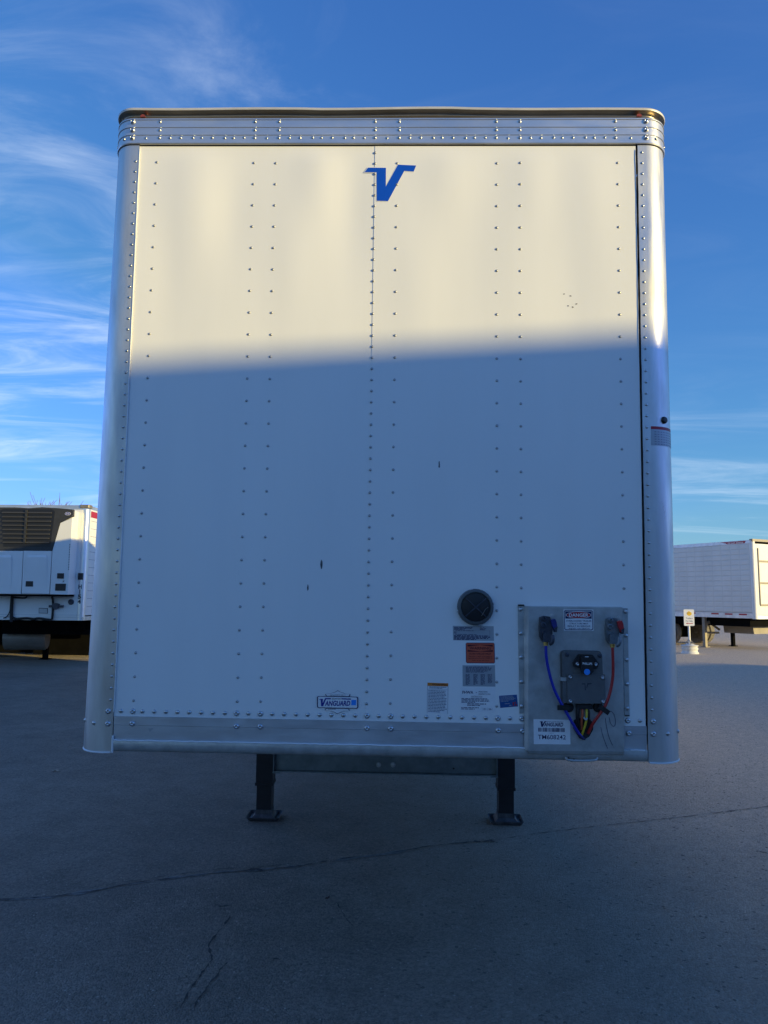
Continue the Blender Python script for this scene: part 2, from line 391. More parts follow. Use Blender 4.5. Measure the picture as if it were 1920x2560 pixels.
def ribbon(px, width, jit, m, name, z, rng, dens=.035):
    P = [G(*p) for p in px]; Q = []
    for a, b in zip(P, P[1:]):
        n = max(2, int((b - a).length / dens))
        for i in range(n): Q.append(a.lerp(b, i / n))
    Q.append(P[-1]); off = 0; v = []; n = len(Q)
    for i, p in enumerate(Q):
        t = (Q[min(i + 1, n - 1)] - Q[max(0, i - 1)]).normalized(); u = Vector((-t.y, t.x, 0))
        off = off * .82 + rng.uniform(-jit, jit)
        e = min(1, i / 3, (n - 1 - i) / 3); wd = width * e * rng.choice((.0, .15, .35, .6, 1, 1.3, 1.9, .8)) / 2 + .0004
        v += [p + u * (off + wd) + Vector((0, 0, z)), p + u * (off - wd) + Vector((0, 0, z))]
    mb = MB(); mb.add(v, [(2 * i, 2 * i + 1, 2 * i + 3, 2 * i + 2) for i in range(n - 1)])
    return mb.build(name, m, kind='structure')
rg = random.Random(11)
main = [(-60, 2254), (120, 2244), (200, 2232), (300, 2215), (430, 2196), (560, 2180), (640, 2176), (760, 2164), (860, 2148), (960, 2136), (1080, 2115), (1160, 2108), (1250, 2100), (1370, 2080), (1500, 2064), (1600, 2056), (1720, 2041), (1840, 2026), (2000, 2010)]
ribbon(main[:11], .035, .004, seam_m, 'sealed_joint', .0025, rg, .08)
ribbon(main[:10], .009, .006, crack_m, 'ground_crack', .0045, rg)
ribbon(main[9:], .008, .007, crack_m, 'ground_crack', .0045, rg)
ribbon([(x, y - 7) for x, y in main[2:8]], .005, .005, crack_m, 'ground_crack', .0047, rg)
ribbon([(575, 2285), (572, 2300), (545, 2330), (520, 2362), (533, 2400), (515, 2425), (470, 2480), (450, 2525)], .008, .005, crack_m, 'ground_crack', .003, rg, .02)
ribbon([(570, 2405), (545, 2440), (515, 2470), (495, 2500), (482, 2530)], .009, .005, crack_m, 'ground_crack', .003, rg, .02)
ribbon([(535, 2263), (556, 2267), (574, 2265)], .035, .006, crack_m, 'ground_crack', .003, rg, .012)
ribbon([(610, 2177), (640, 2173), (662, 2177)], .04, .008, crack_m, 'ground_crack', .0055, rg, .015)
ribbon([(1140, 2111), (1190, 2106), (1245, 2103)], .022, .008, crack_m, 'ground_crack', .0055, rg, .02)
ribbon([(680, 2397), (700, 2400)], .03, .006, crack_m, 'ground_crack', .003, rg, .012)
ribbon([(1888, 2126), (1905, 2131), (1940, 2142)], .012, .006, crack_m, 'ground_crack', .003, rg, .02)
ribbon([(840, 2255), (862, 2295), (885, 2318)], .004, .004, crack_m, 'ground_crack', .003, rg, .02)

def leaf(p, s, rz, m, label):
    mb = MB(); o = []
    for i in range(14):
        a = 2 * math.pi * i / 14; r = s * (.55 + .45 * abs(math.cos(a))) * (1 + .25 * math.sin(3 * a))
        o.append((r * math.cos(a), r * .55 * math.sin(a), .006 + .010 * math.cos(2 * a) ** 2))
    mb.add([(0, 0, .004)] + o, [(0, 1 + i, 1 + (i + 1) % 14) for i in range(14)])
    mb.add([(-s * .9, -.002, .006), (-s * 1.6, 0, .012), (-s * .9, .002, .006)], [(0, 1, 2)])
    ob = mb.build('dry_leaf', m, loc=(p.x, p.y, .003)); ob.rotation_euler = (0, 0, rz)
    return tag(ob, label, 'leaf')
leaf(G(1588, 2160), .028, .3, leafm, 'pale curled dry leaf on the dark asphalt in front of the right landing leg')
leaf(G(819, 2250), .026, 1.2, leafd, 'small brown dry leaf on the asphalt just in front of the long crack')
leaf(G(139, 1929), .05, 0., leafm, 'pale scrap of dry leaf on the asphalt left of the white trailer')

# ------------------------------------------------------------------ the big white trailer
ZB = 1.281
root = thing('semi_trailer', 'large white box trailer seen head on, upper half sunlit, with a blue V', 'trailer')
MW = Matrix(TW.tolist()).to_4x4()
base = ORG - TW @ np.array([0, 0, ZB])
root.matrix_world = Matrix.Translation(base) @ MW
OFF = (0, 0, ZB)
LEN, HW, RAD = 11.75, 1.2875, .1175
TOPZ = 2.557
def tap(x, y, z):                            # the front corners lean in a little towards the top
    if abs(x) > 1.13 and y < .4:
        k = min(1, max(0, (z + .15) / 2.7)); g = 1.13 + (abs(x) - 1.13) * (1 - (.185 if x < 0 else .085) * k); x = math.copysign(g, x)
    return x
def part(mb, name, m, parent=None, smooth=False, ang=40, label=None, kind=None):
    return mb.build(name, m, parent or root, smooth, ang, OFF if parent is None else None, label, kind)

# oil-canning of the thin front sheets: stronger towards the top
_r = random.Random(3)
DENTS = [(-.88, 2.36, .13, .30, .0055), (-.70, 2.22, .09, .24, -.0035), (-.30, 2.44, .10, .22, .0060), (-.16, 2.25, .09, .30, -.0040),
         (-.42, 2.05, .10, .35, .0028), (.28, 2.43, .12, .20, .0050), (.42, 2.15, .12, .3, -.0028), (.66, 2.42, .10, .22, .0045),
         (.92, 2.36, .10, .25, .0030), (-.98, 1.95, .07, .3, -.002), (.15, 1.9, .09, .3, .002), (.83, 1.95, .1, .35, -.002),
         (-.78, 1.5, .12, .3, .0016), (.4, 1.35, .15, .3, .0014), (-.3, 1.1, .15, .35, .0014), (.75, .95, .14, .3, .0012)]
def rip(x, z):
    s = 0
    for cx, cz, sx, sz, a in DENTS: s += 1.5 * a * math.exp(-((x - cx) / sx) ** 2 - ((z - cz) / sz) ** 2)
    s += .0006 * math.sin(x * 15 + 1.3 * math.sin(z * 3.1)) * min(1, max(0, z) / .6)
    s += .0008 * math.sin(z * 5.2 + x * 2.7) * min(1, max(0, z) / .8)
    e = min(1, (TOPZ - z) / .06, max(0, z - .02) / .3) if z < TOPZ else 0
    return .0015 + s * max(0, e)
def front_sheet(x0, x1, y, z0, z1):
    nx, nz = int((x1 - x0) / .035), 80; v = []; f = []
    for j in range(nz + 1):
        for i in range(nx + 1):
            x = x0 + (x1 - x0) * i / nx; z = z0 + (z1 - z0) * j / nz; v.append((x, y - rip(x, z), z))
    for j in range(nz):
        for i in range(nx): a = j * (nx + 1) + i; f.append((a, a + 1, a + nx + 2, a + nx + 1))
    k = len(v)                                # returned edges so the sheet has thickness
    for j in range(nz + 1): v.append((x0, .012, z0 + (z1 - z0) * j / nz))
    for j in range(nz): f.append((k + j, j * (nx + 1), (j + 1) * (nx + 1), k + j + 1))
    k = len(v)
    for i in range(nx + 1): v.append((x0 + (x1 - x0) * i / nx, .012, z0))
    for i in range(nx): f.append((k + i + 1, i + 1, i, k + i))
    return MB().add(v, f)
SEAM = -.052
pl = part(front_sheet(-1.1295, SEAM + .02, 0, 0, TOPZ), 'front_panel', paint, smooth=True, ang=50, label='left white front sheet')
pr = part(front_sheet(SEAM, 1.1225, -.0018, -.004, TOPZ), 'front_panel', paint, smooth=True, ang=50, label='right white front sheet lapping the left one')

# outline of the box in plan, walked left rear -> front -> right rear; offset o is outwards
def plan(o, y_end=LEN, n=10):
    p = [(-(HW + o), y_end), (-(HW + o), RAD)]
    for i in range(1, n + 1):
        a = math.pi + math.pi / 2 * i / n; p.append((-(HW - RAD) + (RAD + o) * math.cos(a), RAD + (RAD + o) * math.sin(a)))
    m_ = [(-x, y) for x, y in p[::-1]]
    k = 24; x0, y0 = p[-1]
    mid = [(x0 + (-2 * x0) * i / k, y0) for i in range(1, k)]
    return p + mid + m_
def sweep(prof, y_end=LEN, wob=None):
    rows = [[(tap(x, y, z), y, z) for x, y in plan(o, y_end)] for o, z in prof]; n = len(rows[0]); mb = MB(); v = [p for r in rows for p in r]
    if wob: v = [wob(p, k // n) for k, p in enumerate(v)]
    return mb.add(v, [(j * n + i, j * n + i + 1, (j + 1) * n + i + 1, (j + 1) * n + i) for j in range(len(rows) - 1) for i in range(n - 1)])
bz0, bz1 = 2.562, 2.690
h = (bz1 - bz0)
prof = [(-.02, bz0), (.013, bz0), (.015, bz0 + .004), (.015, bz0 + .009), (.010, bz0 + .012)]
for k in range(1, 4):
    zz = bz0 + .012 + (h - .018) * k / 3
    prof += [(.010, zz - .007), (.0135, zz - .005), (.0135, zz), (.010, zz + .002)]
prof += [(.008, bz1)]
band = part(sweep(prof), 'top_band', alu_band, smooth=True, ang=25)
def capwob(p, j):
    x, y, z = p
    if y < .2: z += (.0022 * math.sin(x * 3.1 + .8) + .0018 * math.sin(x * 7.7) + .002 * (1 if x < -.32 else -1 if x > .36 else 0)) * (0 if j < 2 else 1)
    return (x, y, z)
cap = part(sweep([(-.03, bz1 - .01), (.0045, bz1 + .001), (.003, bz1 + .004), (-.008, bz1 + .011), (-.012, bz1 + .019), (-.009, bz1 + .027), (.004, bz1 + .0325), (.0135, bz1 + .0335)], wob=capwob),
           'roof_cap', mat('roof_cap_cove', (.34, .29, .22), .33, .85, noise=(9, .2), stretch=(.5, 1, 1)), smooth=True, ang=50)  # cove's brown reflection and shade put into its metal colour
part(sweep([(.0135, bz1 + .0335), (.0170, bz1 + .0325), (.0185, bz1 + .036), (.0180, bz1 + .042), (.013, bz1 + .0465), (-.01, bz1 + .048), (-.10, bz1 + .049)],
           wob=lambda p, j: capwob(p, j + 2)), 'roof_cap_lip', mat('roof_cap_lip_metal', (.66, .62, .55), .5, .4, noise=(9, .12)), smooth=True, ang=60)
rf = MB(); rf.box((-HW + .05, .05, bz1 + .02), (HW - .05, LEN, bz1 + .045)); part(rf, 'roof', paint)

# corner posts
def post(s):
    prof = [(1.1305 * s, .006), (1.1305 * s, -.0065), ((HW - RAD - .002) * s, -.0065)]
    for i in range(1, 13):
        a = math.pi / 2 * i / 12; prof.append((s * (HW - RAD + (RAD + .0065) * math.sin(a)), RAD - (RAD + .0065) * math.cos(a)))
    prof.append((s * (HW + .0065), .19)); prof.append((s * (HW - .004), .192))
    zs = [-.150 + (TOPZ + .152) * i / 40 for i in range(41)]; n = len(prof); v = []
    for z in zs:
        for x, y in prof:
            d = .0007 * math.sin(z * 4.3 + s) * (1 if abs(x) > 1.17 else .3)
            if s > 0:
                for dz in (1.10, 1.03, .955): d += .0035 * math.exp(-((z - dz) / .03) ** 2 - ((x - 1.165) / .03) ** 2)
            v.append((tap(x, y, z), y + d, z))
    mb = MB(); mb.add(v, [(j * n + i, j * n + i + 1, (j + 1) * n + i + 1, (j + 1) * n + i) for j in range(40) for i in range(n - 1)])
    k = n; mb.add([(x, y, zs[0]) for x, y in prof], [tuple(range(n))])
    return part(mb, 'corner_post', alu, smooth=True, ang=50, label=('left' if s < 0 else 'right') + ' rounded bare metal corner post')
postl, postr = post(-1), post(1)
for s, pp in ((-1, postl), (1, postr)):     # weld beads; joint beads with sun (left) and shade (right) painted in
    mb = MB(); rgp = random.Random(8 + s)
    path = [(s * 1.1285, -.0075 if s < 0 else -.0085, z) for z in [.02 + 2.52 * i / 60 for i in range(61)]]
    path = [(x + rgp.uniform(-.0008, .0008), y, z) for x, y, z in path]
    mb.tube(path, .0022 if s < 0 else .0016, 6); part(mb, 'joint_bead', MATS['white_sticker'] if s < 0 else rubber)
    mb = MB(); q = [(s * (1.135 + .0 * i), -.0085, -.150) for i in range(1)]
    for i in range(14):
        a = math.pi / 2 * i / 13
        q.append((s * (HW - RAD + (RAD + .006) * math.sin(a)), RAD - (RAD + .009) * math.cos(a), -.151))
    mb.tube(q, .0035, 6); part(mb, 'weld_seam', weld)
mb = MB(); mb.tube([(-1.1275, -.010, -.150 + .07 * i / 10) for i in range(11)], .005, 6); part(mb, 'weld_seam', weld)

# bottom rail
mb = MB(); v = []
xs = [-1.128 + 2.254 * i / 40 for i in range(41)]
pf = [(.004, -.0005), (-.0045, -.0005), (-.0045, -.036), (-.0025, -.0375), (-.0025, -.0975)]
mb.add([(x, y, z) for y, z in pf for x in xs], [(j * 41 + i, (j + 1) * 41 + i, (j + 1) * 41 + i + 1, j * 41 + i + 1) for j in range(4) for i in range(40)])
rail = part(mb, 'bottom_rail', alu_rail, smooth=True, ang=30)
mb = MB()
pf = [(0.01, -.096), (-.011, -.098), (-.0125, -.101), (-.0125, -.126), (-.010, -.137), (-.003, -.1455), (.012, -.149), (.30, -.149)]
mb.add([(x, y, z) for y, z in pf for x in xs], [(j * 41 + i, (j + 1) * 41 + i, (j + 1) * 41 + i + 1, j * 41 + i + 1) for j in range(7) for i in range(40)])
lip = part(mb, 'bumper_plate', galv, smooth=True, ang=45, label='rounded lower lip of the front rail')
mb = MB(); rgw = random.Random(2)
mb.tube([(x, -.0125 + rgw.uniform(-.0006, .0006), -.0985 + rgw.uniform(-.0012, .0012)) for x in [-1.12 + 1.875 * i / 90 for i in range(91)]], .0036, 6)
part(mb, 'weld_seam', weld)
mb = MB(); mb.tube([(x, -.0125, -.0985 + rgw.uniform(-.0008, .0008)) for x in [1.055 + .06 * i / 10 for i in range(11)]], .003, 6); part(mb, 'weld_seam', weld)
mb = MB()                                    # pale scrape mark left on the rail
mb.face([(U(371, 1821).x, U(371, 1821).z), (U(375, 1829.5).x, U(375, 1829.5).z), (U(385, 1820).x, U(385, 1820).z)], -.0034); part(mb, 'tape_scrap', st_silver)

# body behind
for s in (-1, 1):
    mb = MB(); mb.box((min(s * HW, s * (HW - .03)), .18, -.10), (max(s * HW, s * (HW - .03)), LEN, bz0 + .02)); part(mb, 'side_wall', paint)
mb = MB(); mb.box((-HW + .03, LEN - .05, -.10), (HW - .03, LEN, bz1)); part(mb, 'rear_doors', paint)
mb = MB(); mb.box((-HW + .012, .30, -.140), (HW - .012, LEN, -.05))
for i in range(22): y = .6 + i * .5; mb.box((-1.2, y, -.22), (1.2, y + .05, -.141))
part(mb, 'floor_frame', frame_d)
mb = MB()                                    # tandem wheels, far back under the floor
sus = part(MB().box((-.5, 7.9, -.50), (.5, 10.4, -.23)), 'suspension', frame_d)
def wheel_mesh(rad, wd, name, m):
    return MB().lathe((-wd / 2, 0, 0), (1, 0, 0), [(rad * .55, .01), (rad * .62, 0), (rad * .92, 0), (rad, wd * .12), (rad, wd * .88), (rad * .92, wd), (rad * .62, wd), (rad * .55, wd - .01)], 28).mesh(name, m, True, 30)
tm = wheel_mesh(.50, .27, 'tyre', tire)
rm = MB().lathe((-.11, 0, 0), (1, 0, 0), [(.05, -.03), (.09, -.02), (.12, .05), (.27, .02), (.285, 0), (.285, .22), (.12, .18), (.05, .2)], 24).mesh('rim', rim_m, True, 35)
def wheel(parent, x, y, z, rz=0):
    e = bpy.data.objects.new('wheel', tm); C.objects.link(e); e.parent = parent; e.location = (x, y, z); e.rotation_euler = (0, 0, rz)
    r_ = bpy.data.objects.new('rim', rm); C.objects.link(r_); r_.parent = e
    return e
for y in (8.5, 9.75):
    for x in (-1.16, -.84, .84, 1.16):
        wheel(root, x, y, .50 - TW[2, 1] * y + ZB * 0)

# landing gear
LY = 3.02
xl, xr = D(573.5, 1700, LY).x, D(1091.5, 1705, LY).x
gz = -ZB - .025 * LY + .006                  # the ground in trailer coordinates at that depth
for k, x in enumerate((xl, xr)):
    gz_ = -ZB - TW[2, 1] * LY - TW[2, 0] * x
    zcol = D(575, 1690, LY).z
    mb = MB(); mb.box((x - .068, LY - .07, zcol), (x + .068, LY + .07, -.14)); lg = part(mb, 'landing_leg', leg_m, label=('left' if k == 0 else 'right') + ' black landing leg')
    mb = MB(); mb.box((x - .0605, LY - .0605, gz_ + .05), (x + .0605, LY + .0605, zcol - .0005)); mb.build('inner_tube', leg_m, lg)
    mb = MB(); mb.box((x - .073, LY - .075, zcol - .008), (x + .073, LY + .075, zcol + .016)); mb.build('collar', leg_m, lg)
    # dished foot with turned-up rim
    a, b, c = .135, .105, .008
    mb = MB(); o = rrect(x - a, -b, x + a, b, .02, 3); inn = rrect(x - a + .018, -b + .018, x + a - .018, b - .018, .015, 3); n = len(o)
    v = [(px, LY + py, gz_ + .003) for px, py in inn] + [(px, LY + py, gz_ + .028) for px, py in o] + [(px, LY + py, gz_ + .034) for px, py in o] + [(px, LY + py, gz_ + .013) for px, py in inn]
    f = [tuple(range(n))[::-1], tuple(3 * n + i for i in range(n))] + [(j * n + i, j * n + (i + 1) % n, (j + 1) * n + (i + 1) % n, (j + 1) * n + i) for j in range(3) for i in range(n)]
    mb.add(v, f); mb.build('foot_pad', pad_m, lg, True, 40)
    mb = MB(); v = []
    for hw, z in ((.095, gz_ + .013), (.092, gz_ + .026), (.066, gz_ + .05), (.066, gz_ + .085)):
        v += [(x - hw, LY - hw * .95, z), (x + hw, LY - hw * .95, z), (x + hw, LY + hw * .95, z), (x - hw, LY + hw * .95, z)]
    mb.add(v, [(j * 4 + i, j * 4 + (i + 1) % 4, (j + 1) * 4 + (i + 1) % 4, (j + 1) * 4 + i) for j in range(3) for i in range(4)] + [(12, 13, 14, 15)])
    mb.build('ankle', pad_m, lg)
# cross member between the legs
CY = LY - .06
z0c = D(830, 1668, CY).z
mb = MB(); x0c, x1c = xl + .085, xr - .085
mb.box((x0c, CY - .004, z0c), (x1c, CY + .004, -.15)); mb.box((x0c, CY - .05, z0c - .004), (x1c, CY - .0045, z0c + .004))
mb.box((x0c - .012, CY - .055, z0c - .012), (x0c + .05, CY + .06, z0c - .0045)); mb.box((x1c - .05, CY - .055, z0c - .012), (x1c + .012, CY + .06, z0c - .0045))
mb.box((x0c - .008, CY - .056, z0c - .004), (x0c - .001, CY + .06, -.15)); mb.box((x1c + .001, CY - .056, z0c - .004), (x1c + .008, CY + .06, -.15))
cm = part(mb, 'cross_member', galv_dark)
bolt_me = MB().lathe((0, 0, 0), (0, -1, 0), [(.021, 0), (.021, .004), (.012, .0045), (.012, .014), (.004, .016)], 8).mesh('bolt', galv, True, 30)
for px, py in ((818, 1652), (849, 1652)):
    p = D(px, py, CY - .0045); link('bolt', bolt_me, cm, p)
p = D(980, 1660, CY - .005); link('bolt', MB().lathe((0, 0, 0), (0, -1, 0), [(.008, 0), (.007, .004)], 8).mesh('bolt', blackm), cm, p)

# ------------------------------------------------------------------ rivets
def dome(r, hgt, m, name='rivet', rings=3, seg=8):
    return MB().lathe((0, 0, 0), (0, -1, 0), [(r * math.cos(math.pi / 2 * i / rings * .93), hgt * math.sin(math.pi / 2 * i / rings)) for i in range(rings + 1)], seg).mesh(name, m, True, 80)
riv_big = MB().lathe((0, 0, 0), (0, -1, 0), [(.0125, 0), (.0120, .003), (.0095, .006), (.0060, .0078), (.0050, .0060), (.0008, .0062)], 10).mesh('rivet', rivet_m, True, 80)
riv_mid = dome(.0095, .0065, rivet_m)
riv_sml = dome(.0064, .0042, rivet_m)
riv_pnl = dome(.0064, .0042, rivet_p)
riv_band = dome(.0076, .0060, rivet_m); riv_bm = dome(.0068, .0052, rivet_m)
NR = [0]
def rv(me, par, x, y, z, q=None):
    NR[0] += 1; return link('rivet', me, par, (x, y, z), q)
BIG = {393, 1160, 1336}
for px in (305, 393, 463, 550, 637, 722, 810, 898, 985, 1073, 1160, 1248, 1336, 1424, 1512, 1600):
    p = U(200 + px / 2.9625, 1600 + (525 + 25 * (px - 305) / 1295) / 2.9625); rv(riv_big if px in BIG else riv_mid, pl, p.x, -.002, p.z)
for i, px in enumerate((28, 116, 203, 291, 379, 467, 554, 642, 731, 818, 906, 994, 1082, 1170, 1258, 1346, 1435, 1525, 1612)):
    p = U(760 + px / 2.9625, 1640 + (434 + 28 * (px - 28) / 1584) / 2.9625); left = p.x < SEAM
    rv(riv_big if px in (467, 642, 1435, 1612) else riv_mid, pl if left else pr, p.x, -.0016 if left else -.0034, p.z)
for px, py, b in ((1568.7, 1801, 1), (1599, 1801.3, 0)): p = U(px, py); rv(riv_big if b else riv_mid, pr, p.x, -.0034, p.z)
for px, py in ((272.6, 1777), ): p = U(px, py); rv(riv_big, postl, p.x, -.0065, p.z)
p = U(1631.5, 1803); rv(riv_big, postr, p.x, -.0065, p.z)
for px, py in ((200 + 390 / 2.9625, 1600 + 617 / 2.9625), (200 + 1160 / 2.9625, 1600 + 637 / 2.9625), (200 + 1336 / 2.9625, 1600 + 640 / 2.9625),
               (760 + 467 / 2.9625, 1640 + 533 / 2.9625), (760 + 642 / 2.9625, 1640 + 537 / 2.9625), (760 + 1438 / 2.9625, 1640 + 550 / 2.9625),
               (760 + 1617 / 2.9625, 1640 + 553 / 2.9625), (1571, 1832.5)):
    p = U(px, py); rv(riv_big, rail, p.x, -.0045 if p.z > -.036 else -.0025, p.z)
p = U(200 + 212 / 2.9625, 1600 + 617 / 2.9625); rv(riv_big, postl, p.x, -.0065, p.z); zl = p.z
p = U(1632, 1834); rv(riv_big, postr, p.x, -.0065, p.z); zr = p.z
def round_corner(s, deg, z, me, par, o):
    a = R(deg); n = Vector((s * math.sin(a), -math.cos(a), 0))
    rv(me, par, tap(s * (HW - RAD + (RAD + o) * math.sin(a)), 0, z), RAD - (RAD + o) * math.cos(a), z, Vector((0, -1, 0)).rotation_difference(n))
for s, par, z in ((-1, postl, zl), (1, postr, zr)):
    round_corner(s, 22, z, riv_mid, par, .0062); round_corner(s, 62, z, riv_mid, par, .0062)
# band rivets: three rows at the posts, small pitch along the lowest row
bx = [-1.165] + [D(x, 295).x for x in (346, 551, 603, 810, 862, 1071, 1122, 1328)] + [1.168]
for k, x in enumerate(bx):
    for zz in (bz1 - .020, bz0 + .068, bz0 + .031):
        rv(riv_big if k in (0, 9) else riv_band, band, x, -.0100, zz)
xx = [D(x, 303).x for x in (320, 371, 396, 425, 452, 471, 488, 514, 533)]
for i in range(len(bx) - 1):
    a, b = bx[i], bx[i + 1]
    if b - a < .15: rv(riv_sml, band, (a + b) / 2, -.0100, bz0 + .029); continue
    n = 9 if b - a > .3 else 2
    for k in range(1, n): rv(riv_bm if k % 4 else riv_sml, band, a + (b - a) * (k + (.18 if k % 3 == 0 else 0)) / n, -.0100, bz0 + .031 + _r.uniform(-.001, .001))
for s in (-1, 1): round_corner(s, 25, bz0 + .031, riv_band, band, .0100); round_corner(s, 66, bz0 + .029, riv_band, band, .0100)
# panel columns
cols = []
for xt, yt, xb, yb, n in ((341, 351, 287, 1513, 25), (549, 352, 512, 1515, 25), (597, 353, 562, 1515, 25), (857, 354, 844, 1519, 25), (1072, 354, 1074, 1525, 25), (1121, 354, 1128, 1270, 20), (1332, 353, 1349, 1271, 20)):
    a, b = D(xt, yt), D(xb, yb); cols.append((((a.x + b.x) / 2), a.z, b.z, n))
stuff = []
for x, z1, z0, n in cols:
    for i in range(n):
        z = z1 + (z0 - z1) * i / (n - 1); left = x < SEAM; y = -rip(x, z) - (0 if left else .0018)
        if abs(x - .5) < .1 and .2 < z < .5 and False: continue
        if NR[0] < 298: rv(riv_pnl, pl if left else pr, x, y, z)
        else: stuff.append((x, y, z))
a, b = D(811, 331), D(791.5, 1520)
for i in range(50):
    x, z = (a.x + b.x) / 2, a.z + (b.z - a.z) * i / 49; stuff.append((x, -rip(x, z) - .0018, z))
def column_stuff(pts, me, par, name):
    mb = MB(); vs = [v.co.copy() for v in me.vertices]; fs = [tuple(p.vertices) for p in me.polygons]
    for p in pts: mb.add([v + Vector(p) for v in vs], fs)
    return mb.build(name, me.materials[0], par, True, 80, kind='stuff')
column_stuff(stuff, riv_pnl, pr, 'small_rivets')
for s, par in ((-1, postl), (1, postr)):
    top, bot = (D(296, 350), D(238, 1511)) if s < 0 else (D(1382, 331), D(1411, 1533))
    column_stuff([((top.x + bot.x) / 2, -.0065, top.z + (bot.z - top.z) * i / 49) for i in range(50)], riv_sml, par, 'small_rivets')

# ------------------------------------------------------------------ graphics and stickers on the front
Y0 = -.0034                                  # face of the right sheet
def sticker(name, tl, tr, br, bl, y, m, round_=0., label=None):
    q = Quad(*[U(*p, y) for p in (tl, tr, br, bl)])
    mb = MB(); wd, hg = q.size()
    if round_:
        o = rrect(0, 0, wd, hg, round_, 4); pts = [(a / wd, 1 - b / hg) for a, b in o]
    else: pts = [(0, 1), (1, 1), (1, 0), (0, 0)]
    n = len(pts); mb.add([q(u, v, .0006) for u, v in pts] + [q(u, v, -.0004) for u, v in pts], [tuple(range(n))] + [(i + n, (i + 1) % n + n, (i + 1) % n, i) for i in range(n)])
    return q, part(mb, name, m, label=label)
def printed(q_parent, mb, m, name='lettering'):
    return mb.build(name, m, q_parent)

# blue V
Vp = [(335, 580), (705, 590), (703, 980), (955, 525), (1330, 545), (1280, 670), (1085, 655), (748, 1278), (515, 1268), (512, 680), (262, 672)]
def vmesh(y, grow):
    P = [U(880 + a / 8.295, 350 + b / 8.295) for a, b in Vp]; c = []
    n = len(P)
    for i in range(n):
        a, b, d = P[i - 1], P[i], P[(i + 1) % n]
        e1 = Vector((b.x - a.x, b.z - a.z)).normalized(); e2 = Vector((d.x - b.x, d.z - b.z)).normalized()
        n1, n2 = Vector((-e1.y, e1.x)), Vector((-e2.y, e2.x)); mm = (n1 + n2); k = grow / max(.35, 1 + n1.dot(n2)); c.append((b.x + mm.x * k, b.z + mm.y * k))
    from mathutils.geometry import tessellate_polygon
    bm = bmesh.new(); vs = [bm.verts.new((x, 0, z)) for x, z in c]
    for t in tessellate_polygon([[Vector((x, z, 0)) for x, z in c]]): bm.faces.new([vs[i] for i in t])
    bmesh.ops.recalc_face_normals(bm, faces=bm.faces)
    for _ in range(3): bmesh.ops.subdivide_edges(bm, edges=[e for e in bm.edges if e.calc_length() > .03], cuts=1)
    bmesh.ops.triangulate(bm, faces=bm.faces)
    for v in bm.verts: v.co.y = -rip(v.co.x, v.co.z) - .0018 + y
    me = bpy.data.meshes.new('logo'); bm.to_mesh(me); bm.free(); return me
def link_me(name, me, m, parent, label=None):
    me.materials.append(m); o = bpy.data.objects.new(name, me); C.objects.link(o); o.parent = parent
    if parent is root: o.location = OFF
    if label: o['label'] = label
    return o
lg = link_me('logo', vmesh(-.0008, .0025), logo_edge, root, 'blue V emblem with a white edge')
link_me('letter', vmesh(-.0014, 0), logo_blue, lg)

rs = random.Random(5)
# identification plate
q, o = sticker('data_plate', (1132, 1564.5), (1234, 1565.5), (1235, 1602), (1132.5, 1600.5), Y0, st_silver)
m_ = MB(); microtext(m_, q, .03, .56, .08, .30, 3, .001, rs, .6); microtext(m_, q, .66, .82, .10, .30, 3, .001, rs, .6)
microtext(m_, q, .06, .9, .32, .37, 1, .001, rs, .9); microtext(m_, q, .03, .1, .40, .55, 2, .001, rs)
patch(m_, q, .1, .30, .905, .306, .001); patch(m_, q, .9, .30, .905, .62, .001)
microtext(m_, q, .06, .9, .57, .63, 1, .001, rs, .9); microtext(m_, q, .03, .91, .65, .98, 4, .001, rs, .9, .7); printed(o, m_, ink_navy)
# red warning
q, o = sticker('warning_sticker', (1164.2, 1606.5), (1236.2, 1606.8), (1237.5, 1658.5), (1164.8, 1657.8), Y0, st_orange, .008, 'orange red warning sticker')
m_ = MB(); poly(m_, q, [(.06, .10), (.94, .10), (.94, .19), (.5, .11), (.06, .19)], .0012); poly(m_, q, [(.06, .44), (.06, .35), (.5, .43), (.94, .35), (.94, .44)], .0012)
letter(m_, q, 'WARNING', .13, .20, .87, .335, .0012, 0, .012); printed(o, m_, ink_dred)
m_ = MB(); letter(m_, q, 'DO NOT OVERLOAD TRAILER', .12, .50, .87, .58, .0012, 0, .01); letter(m_, q, 'The trailer is NOT to be loaded or', .09, .635, .91, .71, .0012)
letter(m_, q, 'operated to exceed the GVWR as', .09, .735, .91, .81, .0012); letter(m_, q, 'listed on the VIN plate', .22, .835, .78, .91, .0012); printed(o, m_, ink_dred)
m_ = MB()
for a, b, c, d in ((.03, .0, .97, .028), (.03, .972, .97, 1.0), (0, .04, .02, .96), (.98, .04, 1, .96)): patch(m_, q, a, b, c, d, .0011)
printed(o, m_, ink_navy, 'border')
# tyre table
q, o = sticker('tyre_table_sticker', (1156.2, 1663), (1237.3, 1663), (1238.5, 1716.5), (1156.7, 1715.5), Y0, st_silver, 0, 'grey sticker with four columns of figures')
m_ = MB(); microtext(m_, q, .10, .93, .07, .36, 6, .001, rs, .8)
for u in (.09, .33, .55, .77): microtext(m_, q, u, u + .14, .42, .94 if u < .7 else .86, 13, .001, rs, .9, .5)
printed(o, m_, ink_navy)
